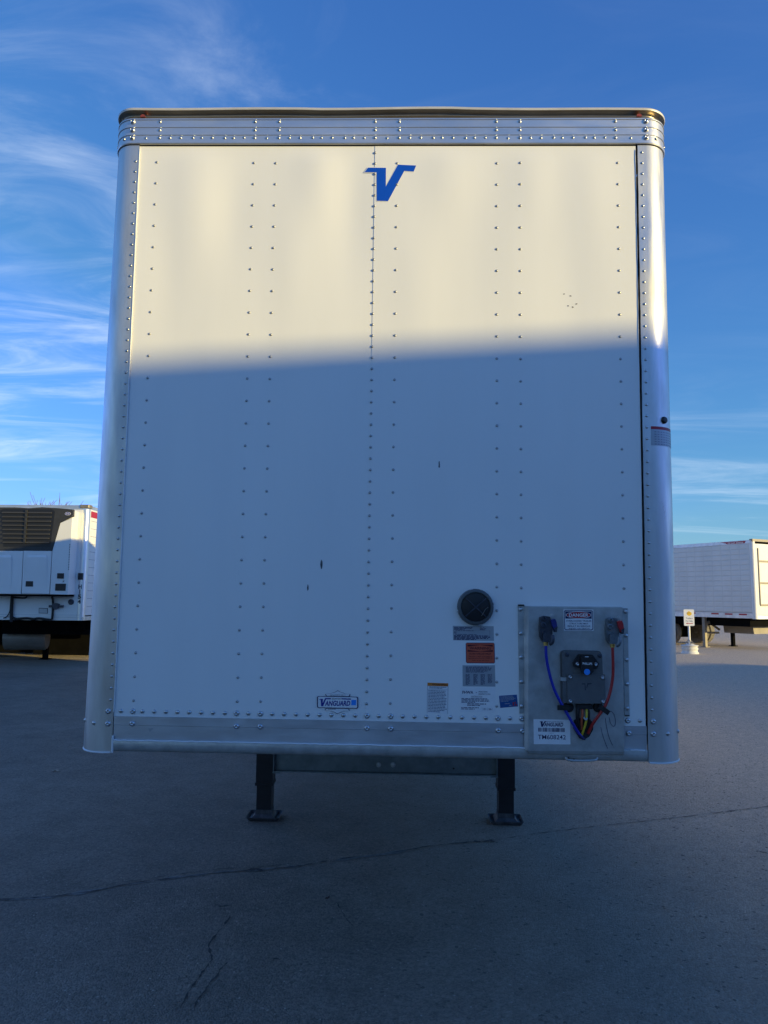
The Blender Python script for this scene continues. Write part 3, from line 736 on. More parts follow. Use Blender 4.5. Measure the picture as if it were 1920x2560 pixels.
# inspection sticker
q, o = sticker('inspection_sticker', (1151.4, 1718.5), (1238.6, 1719.5), (1238.8, 1781), (1150.2, 1779.5), Y0, st_white, 0, 'white inspection sticker')
m_ = MB(); letter(m_, q, 'FHWA', .055, .135, .365, .26, .001, 0, .02); patch(m_, q, .44, .19, .47, .215, .001); printed(o, m_, ink_navy)
m_ = MB(); letter(m_, q, 'PERIODIC', .52, .14, .78, .195, .001, 0, .008); letter(m_, q, 'INSPECTION', .52, .235, .85, .29, .001, 0, .008)
letter(m_, q, 'CERTIFICATION', .30, .335, .62, .38, .001); patch(m_, q, .30, .39, .62, .398, .001)
microtext(m_, q, .03, .85, .44, .64, 4, .001, rs, .92); microtext(m_, q, .20, .75, .65, .77, 2, .001, rs, .7)
microtext(m_, q, .03, .58, .81, .92, 2, .001, rs, .9, .5)
letter(m_, q, '21', .655, .83, .73, .91, .001); letter(m_, q, '26', .80, .83, .88, .91, .001)
for u in (.62, .77, .90): patch(m_, q, u, .81, u + .004, .93, .001)
printed(o, m_, ink_navy)
# amber headed warning
q, o = sticker('warning_sticker', (1068.6, 1706.5), (1120.6, 1708), (1119.2, 1785), (1067.4, 1782.5), Y0, st_white, 0, 'tall white warning sticker with amber heading')
m_ = MB(); patch(m_, q, 0, 0, 1, .105, .0009); h_ = printed(o, m_, st_amber, 'heading')
m_ = MB(); letter(m_, q, 'WARNING', .22, .02, .96, .085, .0014, 0, .012); printed(o, m_, ink_dred)
m_ = MB(); microtext(m_, q, .10, .92, .125, .20, 2, .001, rs, .85); patch(m_, q, 0, .215, 1, .222, .001); microtext(m_, q, .05, .95, .25, .98, 15, .001, rs, .85, .5); patch(m_, q, 0, .1, .012, 1, .001); patch(m_, q, .988, .1, 1, 1, .001)
printed(o, m_, ink_grey)
# small dark blue sticker
q, o = sticker('blue_sticker', (1247.5, 1739.5), (1292, 1736.5), (1295, 1766), (1250.5, 1769.7), Y0, st_blue)
m_ = MB(); microtext(m_, q, .06, .94, .07, .56, 5, .001, rs, .8, .5); microtext(m_, q, .28, .66, .66, .74, 1, .001, rs, .9, .8); microtext(m_, q, .52, .70, .83, .91, 1, .001, rs, 1, .8); printed(o, m_, st_silver)
m_ = MB(); patch(m_, q, .72, .62, .79, .90, .001); patch(m_, q, .83, .60, .9, .72, .001); patch(m_, q, .84, .78, .94, .92, .001); printed(o, m_, ink_red, 'emblem')
# replacement parts badge
bq = Quad(*[U(a, b, Y0 - .0002) for a, b in ((792.6, 1740), (895.4, 1741.7), (895.4, 1771.5), (792.6, 1769.3))])
wd, hg = bq.size(); o_ = [(a / wd, 1 - b / hg) for a, b in rrect(0, 0, wd, hg, .006, 4)]
def b(px, py):                               # crop pixels to the badge's own plane
    p = U(770 + px / 11.06, 1700 + py / 11.06, Y0 - .0002); return (p.x, p.z)
m_ = MB(); cr = [(475, 388), (620, 370), (745, 330), (825, 285), (905, 332), (1030, 375), (1175, 395), (1150, 460), (500, 450)]
cr2 = [(490, 780), (1120, 790), (1160, 840), (1010, 850), (890, 895), (810, 940), (730, 890), (610, 845), (460, 832)]
m_.face([b(*p) for p in cr[::-1]], Y0 - .0010); m_.face([b(*p) for p in cr2[::-1]], Y0 - .0010); poly(m_, bq, o_, .0012)
bd = part(m_, 'maker_badge', ink_navy, label='silver and blue badge with pointed top and bottom')
m_ = MB()
def shrink(pts, k): cx = sum(p[0] for p in pts) / len(pts); cy = sum(p[1] for p in pts) / len(pts); return [(cx + (x - cx) * k, cy + (y - cy) * (k - .10)) for x, y in pts]
m_.face([b(*p) for p in shrink(cr, .94)[::-1]], Y0 - .0016); m_.face([b(*p) for p in shrink(cr2, .94)[::-1]], Y0 - .0016)
poly(m_, bq, [(.5 + (u - .5) * .95, .5 + (v - .5) * .90) for u, v in o_], .0016); m_.build('badge_face', st_white, bd)
m_ = MB()
def lb(s, x0, y0, x1, y1, shear, bold): letter(m_, Quad(*[Vector((b(*p)[0], Y0 - .0002, b(*p)[1])) for p in ((x0, y0), (x1, y0), (x1, y1), (x0, y1))]), s, 0, 0, 1, 1, .0022, shear, bold)
lb('ANGUARD', 465, 570, 1170, 715, .22, .03)
for pts in ([(305, 545), (340, 520), (415, 520), (405, 640), (478, 498), (640, 498), (628, 532), (500, 532), (418, 725), (365, 725), (350, 545)], [(930, 502), (1190, 512), (1180, 542), (925, 534)]):
    m_.face([b(*p) for p in pts[::-1]], Y0 - .0021)
m_.build('lettering', ink_blue, bd)
m_ = MB(); lb('DURA PARTS' if False else 'GENUINE PARTS', 655, 502, 915, 534, .2, .01); lb('REPLACEMENT PARTS', 610, 402, 1035, 428, 0, .0); 
microtext(m_, Quad(*[Vector((b(*p)[0], Y0 - .0002, b(*p)[1])) for p in ((560, 795), (1060, 800), (1060, 820), (560, 815))]), 0, 1, .1, .9, 1, .0022, rs, .95, .9)
m_.build('lettering', ink, bd)
m_ = MB(); m_.face([b(*p) for p in ((1195, 695), (1325, 698), (1335, 548), (1200, 548))], Y0 - .0021); m_.build('hologram_patch', blue_dot, bd)
# scuffs
def scuffmark(px, py, hw, hh, y=-.0026):
    m_ = MB(); c = U(px, py); pts = []
    for i in range(10):
        a = 2 * math.pi * i / 10; k = rs.uniform(.6, 1.15); pts.append((c.x + hw * k * math.cos(a), c.z + hh * k * math.sin(a)))
    m_.face(pts, -rip(c.x, c.z) - .0008 - (.0018 if c.x > SEAM else 0)); part(m_, 'scuff_mark', scuff)
for a in ((804, 1411, .006, .020), (770, 1469, .004, .014), (1098, 1162, .004, .016)): scuffmark(*a)
for px, py in ((1410, 735), (1420, 765), (1432, 768), (1441, 760), (1426, 740)): scuffmark(px, py, .005, .003)

# ------------------------------------------------------------------ round vent
vc = U(1188, 1517.5)
yv = Y0
mb = MB(); mb.lathe((vc.x, yv, vc.z), (0, -1, 0), [(.078, 0), (.078, .006), (.075, .022), (.069, .026), (.064, .026), (.062, .018)], 32)
vent = part(mb, 'round_vent', mat('vent_ring', (.09, .10, .105), .5), smooth=True, ang=35, label='round dark vent with crossed ribs')
mb = MB(); mb.lathe((vc.x, yv - .019, vc.z), (0, -1, 0), [(.061, 0), (.045, .004), (.004, .006)], 24)
mb.build('hood', blackm, vent, True, 60)
mb = MB()
for a in (42, 138): 
    dx, dz = .058 * math.cos(R(a)), .058 * math.sin(R(a)); mb.bar((vc.x - dx, yv - .026, vc.z - dz), (vc.x + dx, yv - .026, vc.z + dz), .005, .007)
mb.build('rib', castdark, vent)
mb = MB(); mb.tube([(vc.x + .052, yv - .029, vc.z + .0), (vc.x + .042, yv - .032, vc.z - .004), (vc.x + .033, yv - .031, vc.z - .02), (vc.x + .024, yv - .029, vc.z - .036)], .0011, 5, 2); mb.build('loose_thread', tank_m, vent)
scr = MB().lathe((0, 0, 0), (0, -1, 0), [(.0085, 0), (.008, .004), (.005, .0065), (.003, .0045)], 10).mesh('screw', rivet_m, True, 60)
for px, py in ((1177.8, 1476.5), (1229.5, 1508.5), (1146.8, 1527.3), (1198.5, 1561)): p = U(px, py); link('screw', scr, vent, (p.x, yv - .012, p.z))

# ------------------------------------------------------------------ connection plate
def c2(x, y, yy): return U(1280 + x / 5.184, 1500 + y / 5.184, yy)
YP = -.030                                    # face of the plate
def xz(p): return (p.x, p.z)
mb = MB(); tl, tr, br, bl = [xz(c2(*p, YP)) for p in ((213, 88), (1432, 100), (1455, 1965), (213, 1955))]
mb.add([(*(lambda a, y: (a[0], y, a[1]))(a, y),) for y in (YP, YP + .004) for a in (bl, br, tr, tl)],
       [(0, 1, 2, 3), (7, 6, 5, 4), (0, 4, 5, 1), (1, 5, 6, 2), (2, 6, 7, 3), (3, 7, 4, 0)])
lowz = min(bl[1], br[1])
mb.add([(bl[0], YP - .0005, bl[1]), (br[0], YP - .0005, br[1]), (br[0], YP + .004, br[1] - .012), (bl[0], YP + .004, bl[1] - .012), (br[0], YP + .018, br[1] - .017), (bl[0], YP + .018, bl[1] - .017)], [(0, 1, 2, 3), (3, 2, 4, 5)])
# side returns to the flanges
fl = xz(c2(172, 88, Y0 - .004)); frr = xz(c2(1460, 104, Y0 - .004))
zb_ = c2(100, 1455, Y0 - .004).z
mb.add([(tl[0], YP + .0005, tl[1]), (bl[0], YP + .0005, bl[1]), (bl[0] - .014, -.013, bl[1]), (tl[0] - .016, Y0 - .004, tl[1])], [(0, 1, 2, 3)])
mb.add([(tr[0], YP + .0005, tr[1]), (br[0], YP + .0005, br[1]), (br[0] + .006, -.013, br[1]), (tr[0] + .008, Y0 - .004, tr[1])], [(0, 1, 2, 3)])
mb.add([(tl[0], YP + .001, tl[1]), (tr[0], YP + .001, tr[1]), (tr[0], Y0, tr[1] + .003), (tl[0], Y0, tl[1] + .003)], [(0, 1, 2, 3)])
plate = part(mb, 'connection_plate', galv, label='galvanised plate carrying air and electric connectors')
def flange(ptsl, name):
    mb = MB(); P = [xz(c2(*p, Y0 - .0045)) for p in ptsl]; mb.prism(P, Y0 - .0045, Y0 + .002); return mb.build(name, galv, plate)
fl_ = flange(((98, 1472), (190, 1455), (170, 72), (76, 72)), 'flange')
fr_ = flange(((1462, 1500), (1524, 1490), (1498, 106), (1436, 106)), 'flange')
for p, fo in [(p, fl_) for p in ((110, 122), (115, 433), (118, 742), (120, 1060), (123, 1376))] + [(p, fr_) for p in ((1472, 150), (1480, 462), (1487, 774), (1492, 1090), (1497, 1405))]:
    a = c2(*p, Y0 - .0045); link('rivet', riv_mid, fo, a)
mb = MB(); a = c2(76, 66, Y0 - .004); mb.box((a.x, Y0 - .010, a.z - .003), (a.x + .026, Y0 - .004, a.z + .003)); mb.build('sealant', rubber, plate)
a = c2(1462, 1492, Y0); mb = MB(); mb.box((a.x, Y0 - .007, a.z - .003), (a.x + .018, Y0, a.z + .001)); mb.build('sealant', rubber, plate)
# lower loop handle below the plate
mb = MB(); a, b_ = D(1222, 1637, -.02), D(1290, 1637, -.02)
mb.tube([a, a + Vector((.008, -.012, -.009)), b_ + Vector((-.008, -.012, -.009)), b_], .0045, 8, 2); mb.build('pull_bar', galv, plate)
mb = MB(); a = D(1230, 1641, -.01); mb.tube([a + Vector((-.004, 0, .012)), a + Vector((.0, 0, -.004)), a + Vector((.014, 0, -.008)), a + Vector((.02, 0, .004))], .0025, 6, 2); mb.build('wire_end', rubber, plate)

# danger label
dq = Quad(*[c2(*p, YP - .0006) for p in ((665, 122), (1054, 124), (1060, 400), (672, 398))])
wd, hg = dq.size(); mb = MB(); poly(mb, dq, [(0, 1), (1, 1), (1, 0), (0, 0)], .0006); dl = mb.build('danger_label', st_white, plate)
mb = MB(); oo = rrect(.02, .03, .98, .97, .07, 4); ii = rrect(.042, .062, .958, .938, .06, 4); n = len(oo)
mb.add([dq(u, v, .0009) for u, v in oo] + [dq(u, v, .0009) for u, v in ii], [(i, (i + 1) % n, n + (i + 1) % n, n + i) for i in range(n)])
patch(mb, dq, .06, .09, .94, .43, .0009); mb.build('border', ink_navy, dl)
def ell(cx, cy, a, b2, k=28): return [(cx + a * math.cos(2 * math.pi * i / k), cy + b2 * math.sin(2 * math.pi * i / k)) for i in range(k)]
mb = MB(); poly(mb, dq, ell(.5, .26, .425, .165), .0012); mb.build('oval_edge', st_white, dl)
mb = MB(); poly(mb, dq, ell(.5, .26, .405, .148), .0015); mb.build('oval', ink_red, dl)
mb = MB(); letter(mb, dq, 'DANGER', .18, .18, .83, .345, .0019, 0, .025); mb.build('lettering', st_white, dl)
mb = MB()
for s_, u0, u1, v in (('OVERLOADED TRAILER', .08, .93, .50), ('STRUCTURE MAY', .19, .82, .625), ('RESULT IN SERIOUS', .13, .88, .745), ('INJURY OR DEATH', .17, .85, .865)):
    letter(mb, dq, s_, u0, v, u1, v + .075, .0010, 0, .015)
mb.build('lettering', ink_navy, dl)
# barcode label
dq = Quad(*[c2(*p, YP - .0006) for p in ((277, 1543), (752, 1552), (758, 1872), (282, 1868))])
mb = MB(); poly(mb, dq, [(a, 1 - b2) for a, b2 in rrect(0, 0, 1, 1, .025, 3)], .0006); bl_ = mb.build('barcode_label', st_white, plate)
mb = MB(); letter(mb, dq, 'ANGUARD', .285, .125, .81, .285, .001, .22, .03)
poly(mb, dq, [(.16, .115), (.20, .08), (.255, .08), (.25, .20), (.30, .075), (.36, .075), (.34, .11), (.32, .115), (.255, .30), (.21, .30), (.195, .115)][::-1], .001)
mb.build('lettering', ink_navy, bl_)
mb = MB(); letter(mb, dq, 'NATIONAL TRAILER CORPORATION', .36, .075, .82, .108, .001, 0, .01)
mb.build('lettering', ink_navy, bl_); mb = MB(); u = .125; rb = random.Random(9)
while u < .86:
    a = rb.choice((.006, .006, .012, .018)); patch(mb, dq, u, .34, min(u + a, .865), .50, .001); u += a + rb.choice((.006, .006, .010, .014))
mb.build('barcode', ink_navy, bl_); mb = MB(); letter(mb, dq, '608242', .44, .535, .55, .56, .001); mb.build('lettering', ink_navy, bl_); mb = MB(); letter(mb, dq, 'TM608242', .115, .62, .875, .80, .001, 0, .006); mb.build('lettering', ink_navy, bl_)

# socket box
bxl, bxt, bxr, bxb = c2(640, 650, YP - .0), None, None, None
A, B_, C_, D_ = [xz(c2(*p, YP - .030)) for p in ((640, 655), (1175, 665), (1205, 1345), (650, 1345))]
def rquad(tl, tr, br, bl, r, n=4):           # rounded corners at the top, square below
    pts = [bl, br]
    for c, p0, p1 in ((tr, br, tl), (tl, tr, bl)):
        c_, a, b2 = Vector(c), Vector(p0), Vector(p1); a = c_ + (a - c_).normalized() * r; b2 = c_ + (b2 - c_).normalized() * r
        for i in range(n + 1): t = i / n; pts.append(tuple(a * (1 - t) ** 2 + c_ * 2 * t * (1 - t) + b2 * t * t))
    return pts
mb = MB(); mb.prism(rquad(A, B_, C_, D_, .018), YP - .012, YP); sb = mb.build('socket_box', boxgrey, plate, label='dark grey electric socket box')
ins = [(a[0] * .965 + (A[0] + C_[0]) / 2 * .035, a[1] * .965 + (A[1] + C_[1]) / 2 * .035) for a in (A, B_, C_, D_)]
mb = MB(); mb.prism(rquad(*ins, .016), YP - .030, YP - .0125); mb.build('raised_box', boxgrey, sb)
pc = [xz(c2(*p, YP - .036)) for p in ((714, 962), (1205, 965), (1212, 1342), (722, 1340))]
mb = MB(); mb.prism([pc[3], pc[2], pc[1], pc[0]], YP - .036, YP - .0302); cv = mb.build('cover_plate', boxgrey, sb)
for p in ((755, 995), (1172, 1002), (757, 1308), (1180, 1313), (848, 828), (1082, 832)):
    a = c2(*p, YP - .036); 
    if p[1] > 900: link('screw', scr, sb, a)
mb = MB(); pq = Quad(*[c2(*p, YP - .0362) for p in ((905, 1075), (1035, 1075), (1035, 1180), (905, 1180))])
poly(mb, pq, [(0, .05), (.35, .02), (.42, .9), (.30, .9), (.27, .2), (0, .2)], .0002); poly(mb, pq, [(.55, .02), (1, .02), (.95, .15), (.65, .2), (.5, .7), (.45, .6)], .0002); mb.build('moulded_mark', castdark, sb)
hx = [xz(c2(*p, YP - .046)) for p in ((795, 815), (870, 705), (1045, 710), (1130, 825), (1105, 890), (1050, 900), (880, 885), (805, 865))]
mb = MB(); mb.prism(hx[::-1], YP - .046, YP - .0303); sock = mb.build('socket', blackm, sb)
lid = [xz(c2(*p, YP - .056)) for p in ((890, 730), (1045, 735), (1058, 925), (1020, 968), (925, 960), (892, 905))]
mb = MB(); mb.prism(lid[::-1], YP - .058, YP - .0462); mb.build('socket_lid', blackm, sb)
for p in ((848, 828), (1082, 832)): link('screw', scr, sb, c2(*p, YP - .0462))
pq = Quad(*[c2(*p, YP - .0583) for p in ((915, 808), (1040, 812), (1040, 842), (915, 838))])
mb = MB(); letter(mb, pq, 'PHILLIPS', 0, 0, 1, 1, .0004, 0, .02); patch(mb, Quad(*[c2(*p, YP - .0583) for p in ((945, 731), (992, 732), (992, 740), (945, 739))]), 0, 0, 1, 1, .0004); mb.build('lettering', st_white, sb)
a = c2(972, 932, YP - .0584); mb = MB(); mb.lathe(a, (0, -1, 0), [(.0125, 0), (.0125, .0012), (.002, .0014)], 18); mb.build('blue_dot', blue_dot, sb)
for p in ((712, 708), (1137, 722)):
    a = c2(*p, YP - .0305); mb = MB(); mb.lathe(a, (0, -1, 0), [(.0095, -.004), (.009, .002), (.005, .004)], 10); mb.build('bolt', castdark, sb, True, 50)
mb = MB(); a, e = c2(620, 995, YP - .013), c2(695, 1042, YP - .013); mb.box((a.x, YP - .031, e.z), (e.x, YP - .0002, a.z)); mb.build('clip', galv, sb)

# hole below the box with wires, hoses, clamps
hp = [xz(c2(*p, YP - .001)) for p in ((800, 1560), (850, 1530), (1010, 1545), (1055, 1600), (1050, 1680), (1000, 1770), (930, 1812), (870, 1790), (790, 1660))]
mb = MB(); mb.face(hp[::-1], YP - .0006); mb.prism([(x + (x - hp[0][0]) * 0, z) for x, z in hp[::-1]], YP - .003, YP - .0007); ho = mb.build('grommet', rubber, plate)
mb = MB(); mb.box((c2(820, 1350, YP).x, YP - .024, c2(820, 1400, YP).z), (c2(1025, 1350, YP).x, YP - .004, c2(820, 1344, YP).z)); mb.build('cable_entry', blackm, plate)
def cable(name, pts, r, m, par=plate, sm=3):
    mb = MB(); mb.tube([c2(a, b2, YP - dd) for a, b2, dd in pts], r, 10, sm); return mb.build(name, m, par, True, 60)
cable('cable', [(860, 1390, .014), (850, 1460, .018), (850, 1560, .012), (880, 1660, .002)], .0085, blackm)
cable('orange_wire', [(910, 1395, .014), (915, 1480, .022), (900, 1580, .018), (905, 1680, .004)], .005, orange_w)
cable('yellow_wire', [(965, 1395, .014), (970, 1470, .028), (962, 1580, .026), (930, 1680, .016), (905, 1750, .004)], .0048, yellow)
cable('cable', [(985, 1395, .014), (1003, 1480, .022), (990, 1570, .018), (960, 1640, .004)], .004, blackm)
cable('wire_tag', [(930, 1520, .028), (955, 1560, .033), (975, 1530, .030)], .0035, st_silver)
cable('blue_hose', [(438, 590, .034), (440, 700, .034), (455, 820, .032), (490, 980, .030), (545, 1160, .030), (620, 1310, .032), (690, 1430, .034), (780, 1590, .028), (860, 1725, .014), (915, 1790, .002)], .0062, blue_h)
cable('blue_hose_tail', [(860, 1725, .013), (900, 1790, .008), (945, 1800, .004)], .0055, ink_navy)
cable('red_hose', [(1303, 600, .034), (1308, 760, .034), (1312, 940, .033), (1300, 1060, .032), (1265, 1230, .032), (1205, 1385, .034), (1120, 1500, .030), (1040, 1610, .018), (985, 1730, .002)], .0062, red_h)
for (x, y, dx, dy, ang) in ((665, 1395, 60, 35, 0), (1190, 1420, 62, 34, 35)):
    a = c2(x, y, YP - .040); mb = MB(); k = R(-ang)
    mb.bar(a + Vector((-.024 * math.cos(k), 0, -.024 * math.sin(k))), a + Vector((.024 * math.cos(k), 0, .024 * math.sin(k))), .020, .012); mb.build('hose_clamp', blackm, plate)
for x, y in ((730, 1385), (1115, 1388)):
    a = c2(x, y, YP - .002); mb = MB(); mb.lathe(a, (0, -1, 0), [(.022, 0), (.021, .010), (.010, .015), (.009, .020), (.003, .022)], 14); mb.build('rubber_foot', rubber, plate, True, 40)

# gladhands
def gladhand(px, py, body_m, hand_m, label):
    o = lambda x, y, d: c2(px + x, py + y, YP - d)
    mb = MB()
    bdy = [xz(o(*p, .03)) for p in ((-70, 60), (-60, 10), (-10, -10), (55, 0), (85, 60), (92, 160), (88, 230), (78, 290), (40, 330), (-30, 330), (-62, 270), (-72, 180))]
    mb.prism(bdy[::-1], YP - .034, YP); g = mb.build('gladhand', body_m, plate, label=label)
    mb = MB()
    for x, y, r in ((-18, 25, .011), (-25, 110, .013)): mb.lathe(o(x, y, .034), (0, -1, 0), [(r, 0), (r, .004), (r * .6, .006), (r * .35, .002)], 12)
    mb.prism([xz(o(*p, .05)) for p in ((-25, 330), (85, 330), (88, 225), (20, 190), (-25, 215))], YP - .052, YP - .0342)
    mb.build('coupling_face', body_m, g, True, 35)
    mb = MB(); mb.tube([o(88, 240, .045), o(98, 300, .05), (o(80, 345, .05)), o(60, 350, .045)], .009, 8, 2); mb.build('latch_hook', body_m, g, True, 60)
    mb = MB(); hd = [xz(o(*p, .05)) for p in ((72, 42), (128, 30), (146, 70), (152, 120), (150, 190), (130, 200), (108, 150), (90, 120))]
    mb.prism(hd[::-1], YP - .052, YP - .02); mb.build('handle', hand_m, g)
    mb = MB(); ht = [xz(o(*p, .05)) for p in ((112, 150), (156, 126), (148, 200), (128, 202))]
    mb.prism(ht[::-1], YP - .056, YP - .0205); mb.build('handle_tip', castdark, g)
    mb = MB(); a = o(5, 330, .030); mb.lathe(a, (0, 0, -1), [(.011, 0), (.011, .006), (.0085, .007), (.0105, .008), (.0105, .014), (.007, .016)], 10); mb.build('brass_fitting', brass, g, True, 30)
    for x, y in ((-85, 80), (85, -8)): mb = MB(); mb.lathe(o(x, y, .0), (0, -1, 0), [(.0095, 0), (.009, .0035), (.002, .004)], 12); mb.build('bolt', galv, g)
    return g
gladhand(432, 216, castdark, blue_g, 'dark gladhand with blue handle')
gladhand(1296, 238, castgrey, red_g, 'grey gladhand with red handle')
# hand-drawn pen marks on the plate
def pen(pts):
    mb = MB(); mb.tube([c2(a, b2, YP - .0004) for a, b2 in pts], .0011, 4, 2); return mb.build('pen_mark', ink_navy, plate)
pen([(1150, 1645), (1168, 1730), (1200, 1830), (1240, 1925)]); pen([(1210, 1530), (1222, 1630), (1252, 1770), (1302, 1883)])
pen([(1258, 1520), (1272, 1590), (1300, 1635), (1330, 1640), (1345, 1590), (1330, 1490), (1290, 1440), (1265, 1450)])

# marker lamps tucked under the roof cap, stud and sticker on the right post
for px, py in ((358, 298), (1597, 296)):
    a = U(px, py, -.008); mb = MB(); pts = [(.012 * math.cos(R(t)), .012 * math.sin(R(t))) for t in range(0, 181, 18)]
    mb.prism([(a.x + x, bz1 + .001 + z) for x, z in pts], -.016, .01); part(mb, 'marker_lamp', amber, label='small amber marker lamp under the roof cap')
p = U(1654.5, 1053, .03); a_ = R(31)
nrm = Vector((math.sin(a_), -math.cos(a_), 0)); c_ = Vector((tap(HW - RAD + (RAD + .0065) * math.sin(a_), 0, p.z), RAD - (RAD + .0065) * math.cos(a_), p.z))
mb = MB(); mb.lathe(c_, nrm, [(.016, 0), (.016, .004), (.012, .010), (.006, .011)], 14); part(mb, 'rubber_stud', blackm, smooth=True)
mb = MB(); z1_, z0_ = U(1640, 1070, .03).z, U(1640, 1117, .03).z; v = []
for i in range(13):
    a = R(-1 + 86 * i / 12); n_ = Vector((math.sin(a), -math.cos(a), 0)); q_ = Vector((HW - RAD, RAD, 0)) + n_ * (RAD + .0073)
    v += [(tap(q_.x, 0, z0_), q_.y, z0_), (tap(q_.x, 0, z0_), q_.y, z1_ - .013), (tap(q_.x, 0, z1_), q_.y, z1_)]
mb.add(v, [(3 * i, 3 * i + 3, 3 * i + 4, 3 * i + 1) for i in range(12)]); ps = part(mb, 'post_sticker', st_silver, smooth=True)
mb = MB(); mb.add(v, [(3 * i + 1, 3 * i + 4, 3 * i + 5, 3 * i + 2) for i in range(12)]); mb.build('heading', ink_red, ps, True)
mb = MB()
for r_ in range(6):
    zz = z0_ + (z1_ - .016 - z0_) * (r_ + .4) / 6.3
    for i in range(1, 11):
        pts = []
        for da, dz in ((0, 0), (4.2, 0), (4.2, .0028), (0, .0028)):
            a = R(-1 + 86 * i / 12 + da); pts.append((tap(HW - RAD + (RAD + .0079) * math.sin(a), 0, zz), RAD - (RAD + .0079) * math.cos(a), zz + dz))
        mb.add(pts, [(0, 1, 2, 3)])
mb.build('lettering', ink_grey, ps)

# ------------------------------------------------------------------ refrigerated trailer at the left
YR = 18.7
def c7(x, y, yy=YR): return WY(x / 6.636, 1250 + y / 6.636, yy)
def c8(x, y, yy=YR): return WY(x / 6.636, 1430 + y / 6.636, yy)
xr_ = WY(222, 1270, YR).x; RW = 2.6; xl_ = xr_ - RW
ztop, zbot = WY(100, 1262, YR).z, c8(700, 800).z
rt = thing('refrigerated_trailer', 'white refrigerated trailer with black grille cooling unit on its front, beside the left post', 'trailer', (xr_ - RW / 2, YR, 0))
RO = (-(xr_ - RW / 2), -YR, 0)
def rp(mb, name, m, parent=None, smooth=False, ang=35, label=None):
    return mb.build(name, m, parent or rt, smooth, ang, RO if parent is None else None, label)
RL = 14.6
mb = MB(); mb.box((xl_ + .06, YR, zbot + .02), (xr_ - .15, YR + .05, ztop - .12)); rp(mb, 'front_wall', bgwhite)
mb = MB(); mb.box((xl_, YR + .08, zbot + .10), (xl_ + .04, YR + RL, ztop - .1)); rp(mb, 'side_wall', bgwhite)
sw = rp(MB().box((xr_ - .04, YR + .13, zbot + .13), (xr_ - .002, YR + RL, ztop - .1)), 'side_wall', bgwhite)
mb = MB(); mb.box((xl_ + .02, YR + .02, ztop - .119), (xr_ - .02, YR + RL, ztop)); rp(mb, 'roof_rail', MATS['aluminium_rail'])
mb = MB(); mb.box((xl_ + .01, YR + .03, zbot + .0), (xr_ - .01, YR + RL, zbot + .10)); rp(mb, 'floor_frame', MATS['aluminium_rail'])
mb = MB(); mb.box((xl_ + .04, YR + .003, zbot), (xr_ - .06, YR + .029, zbot + .019)); 
mb.box((xl_ + .04, YR - .012, zbot + .13), (xr_ - .09, YR - .001, zbot + .145)); mb.box((xl_ + .04, YR - .014, zbot + .075), (xr_ - .09, YR - .001, zbot + .09)); rp(mb, 'bottom_rail', MATS['aluminium_rail'])
mb = MB()
for k in range(12): z = zbot + .35 + k * .2; mb.box((xr_ - .002, YR + .2, z), (xr_ + .0015, YR + RL, z + .008))
mb.build('rivet_line', MATS['grey_ink'], sw)
mb = MB(); mb.lathe((xr_ - .105, YR + .105, zbot), (0, 0, 1), [(.105, 0), (.105, ztop - .1 - zbot)], 28); rp(mb, 'corner_post', chrome, None, True, 50)
mb = MB(); mb.bbox((xr_ - .23, YR - .015, ztop - .075), (xr_ + .01, YR + .2, ztop + .012), .02); rp(mb, 'corner_cap', tank_m)
mb = MB(); q = Quad(*[Vector((xr_ + .003, y, z)) for y, z in ((YR + .16, ztop - .14), (YR + 1.3, ztop - .14), (YR + 1.3, ztop - .30), (YR + .16, ztop - .30))])
NX = Vector((1, 0, 0)); patch(mb, q, 0, 0, 1, 1, .001, NX); rp(mb, 'side_badge', ink_red)
mb = MB(); 
for i, ch in enumerate('H154'):
    z = c8(1350, 245 + 82 * i).z; xq = c8(1350, 245).x + .004 * 0
    q = Quad(*[Vector((xr_ - .110 + dx, YR - .003, z + dz)) for dx, dz in ((-.042, .055), (.042, .055), (.042, -.055), (-.042, -.055))]); letter(mb, q, ch, .36 if ch == '1' else 0, 0, .64 if ch == '1' else 1, 1, .002, 0, .03)
rp(mb, 'lettering', ink)
mb = MB(); q = Quad(*[Vector((xr_ + .002, y, z)) for y, z in ((YR + .75, zbot + .62), (YR + .95, zbot + .62), (YR + .95, zbot + .42), (YR + .75, zbot + .42))]); letter(mb, q, '5', 0, 0, 1, 1, .001, 0, .03, NX); rp(mb, 'lettering', ink)
mb = MB(); a, e = c7(1303, 1212, YR - .01), c7(1374, 1322, YR - .01); mb.bbox((a.x, YR - .05, e.z), (e.x, YR + .01, a.z), .012); rp(mb, 'side_marker', blackm)
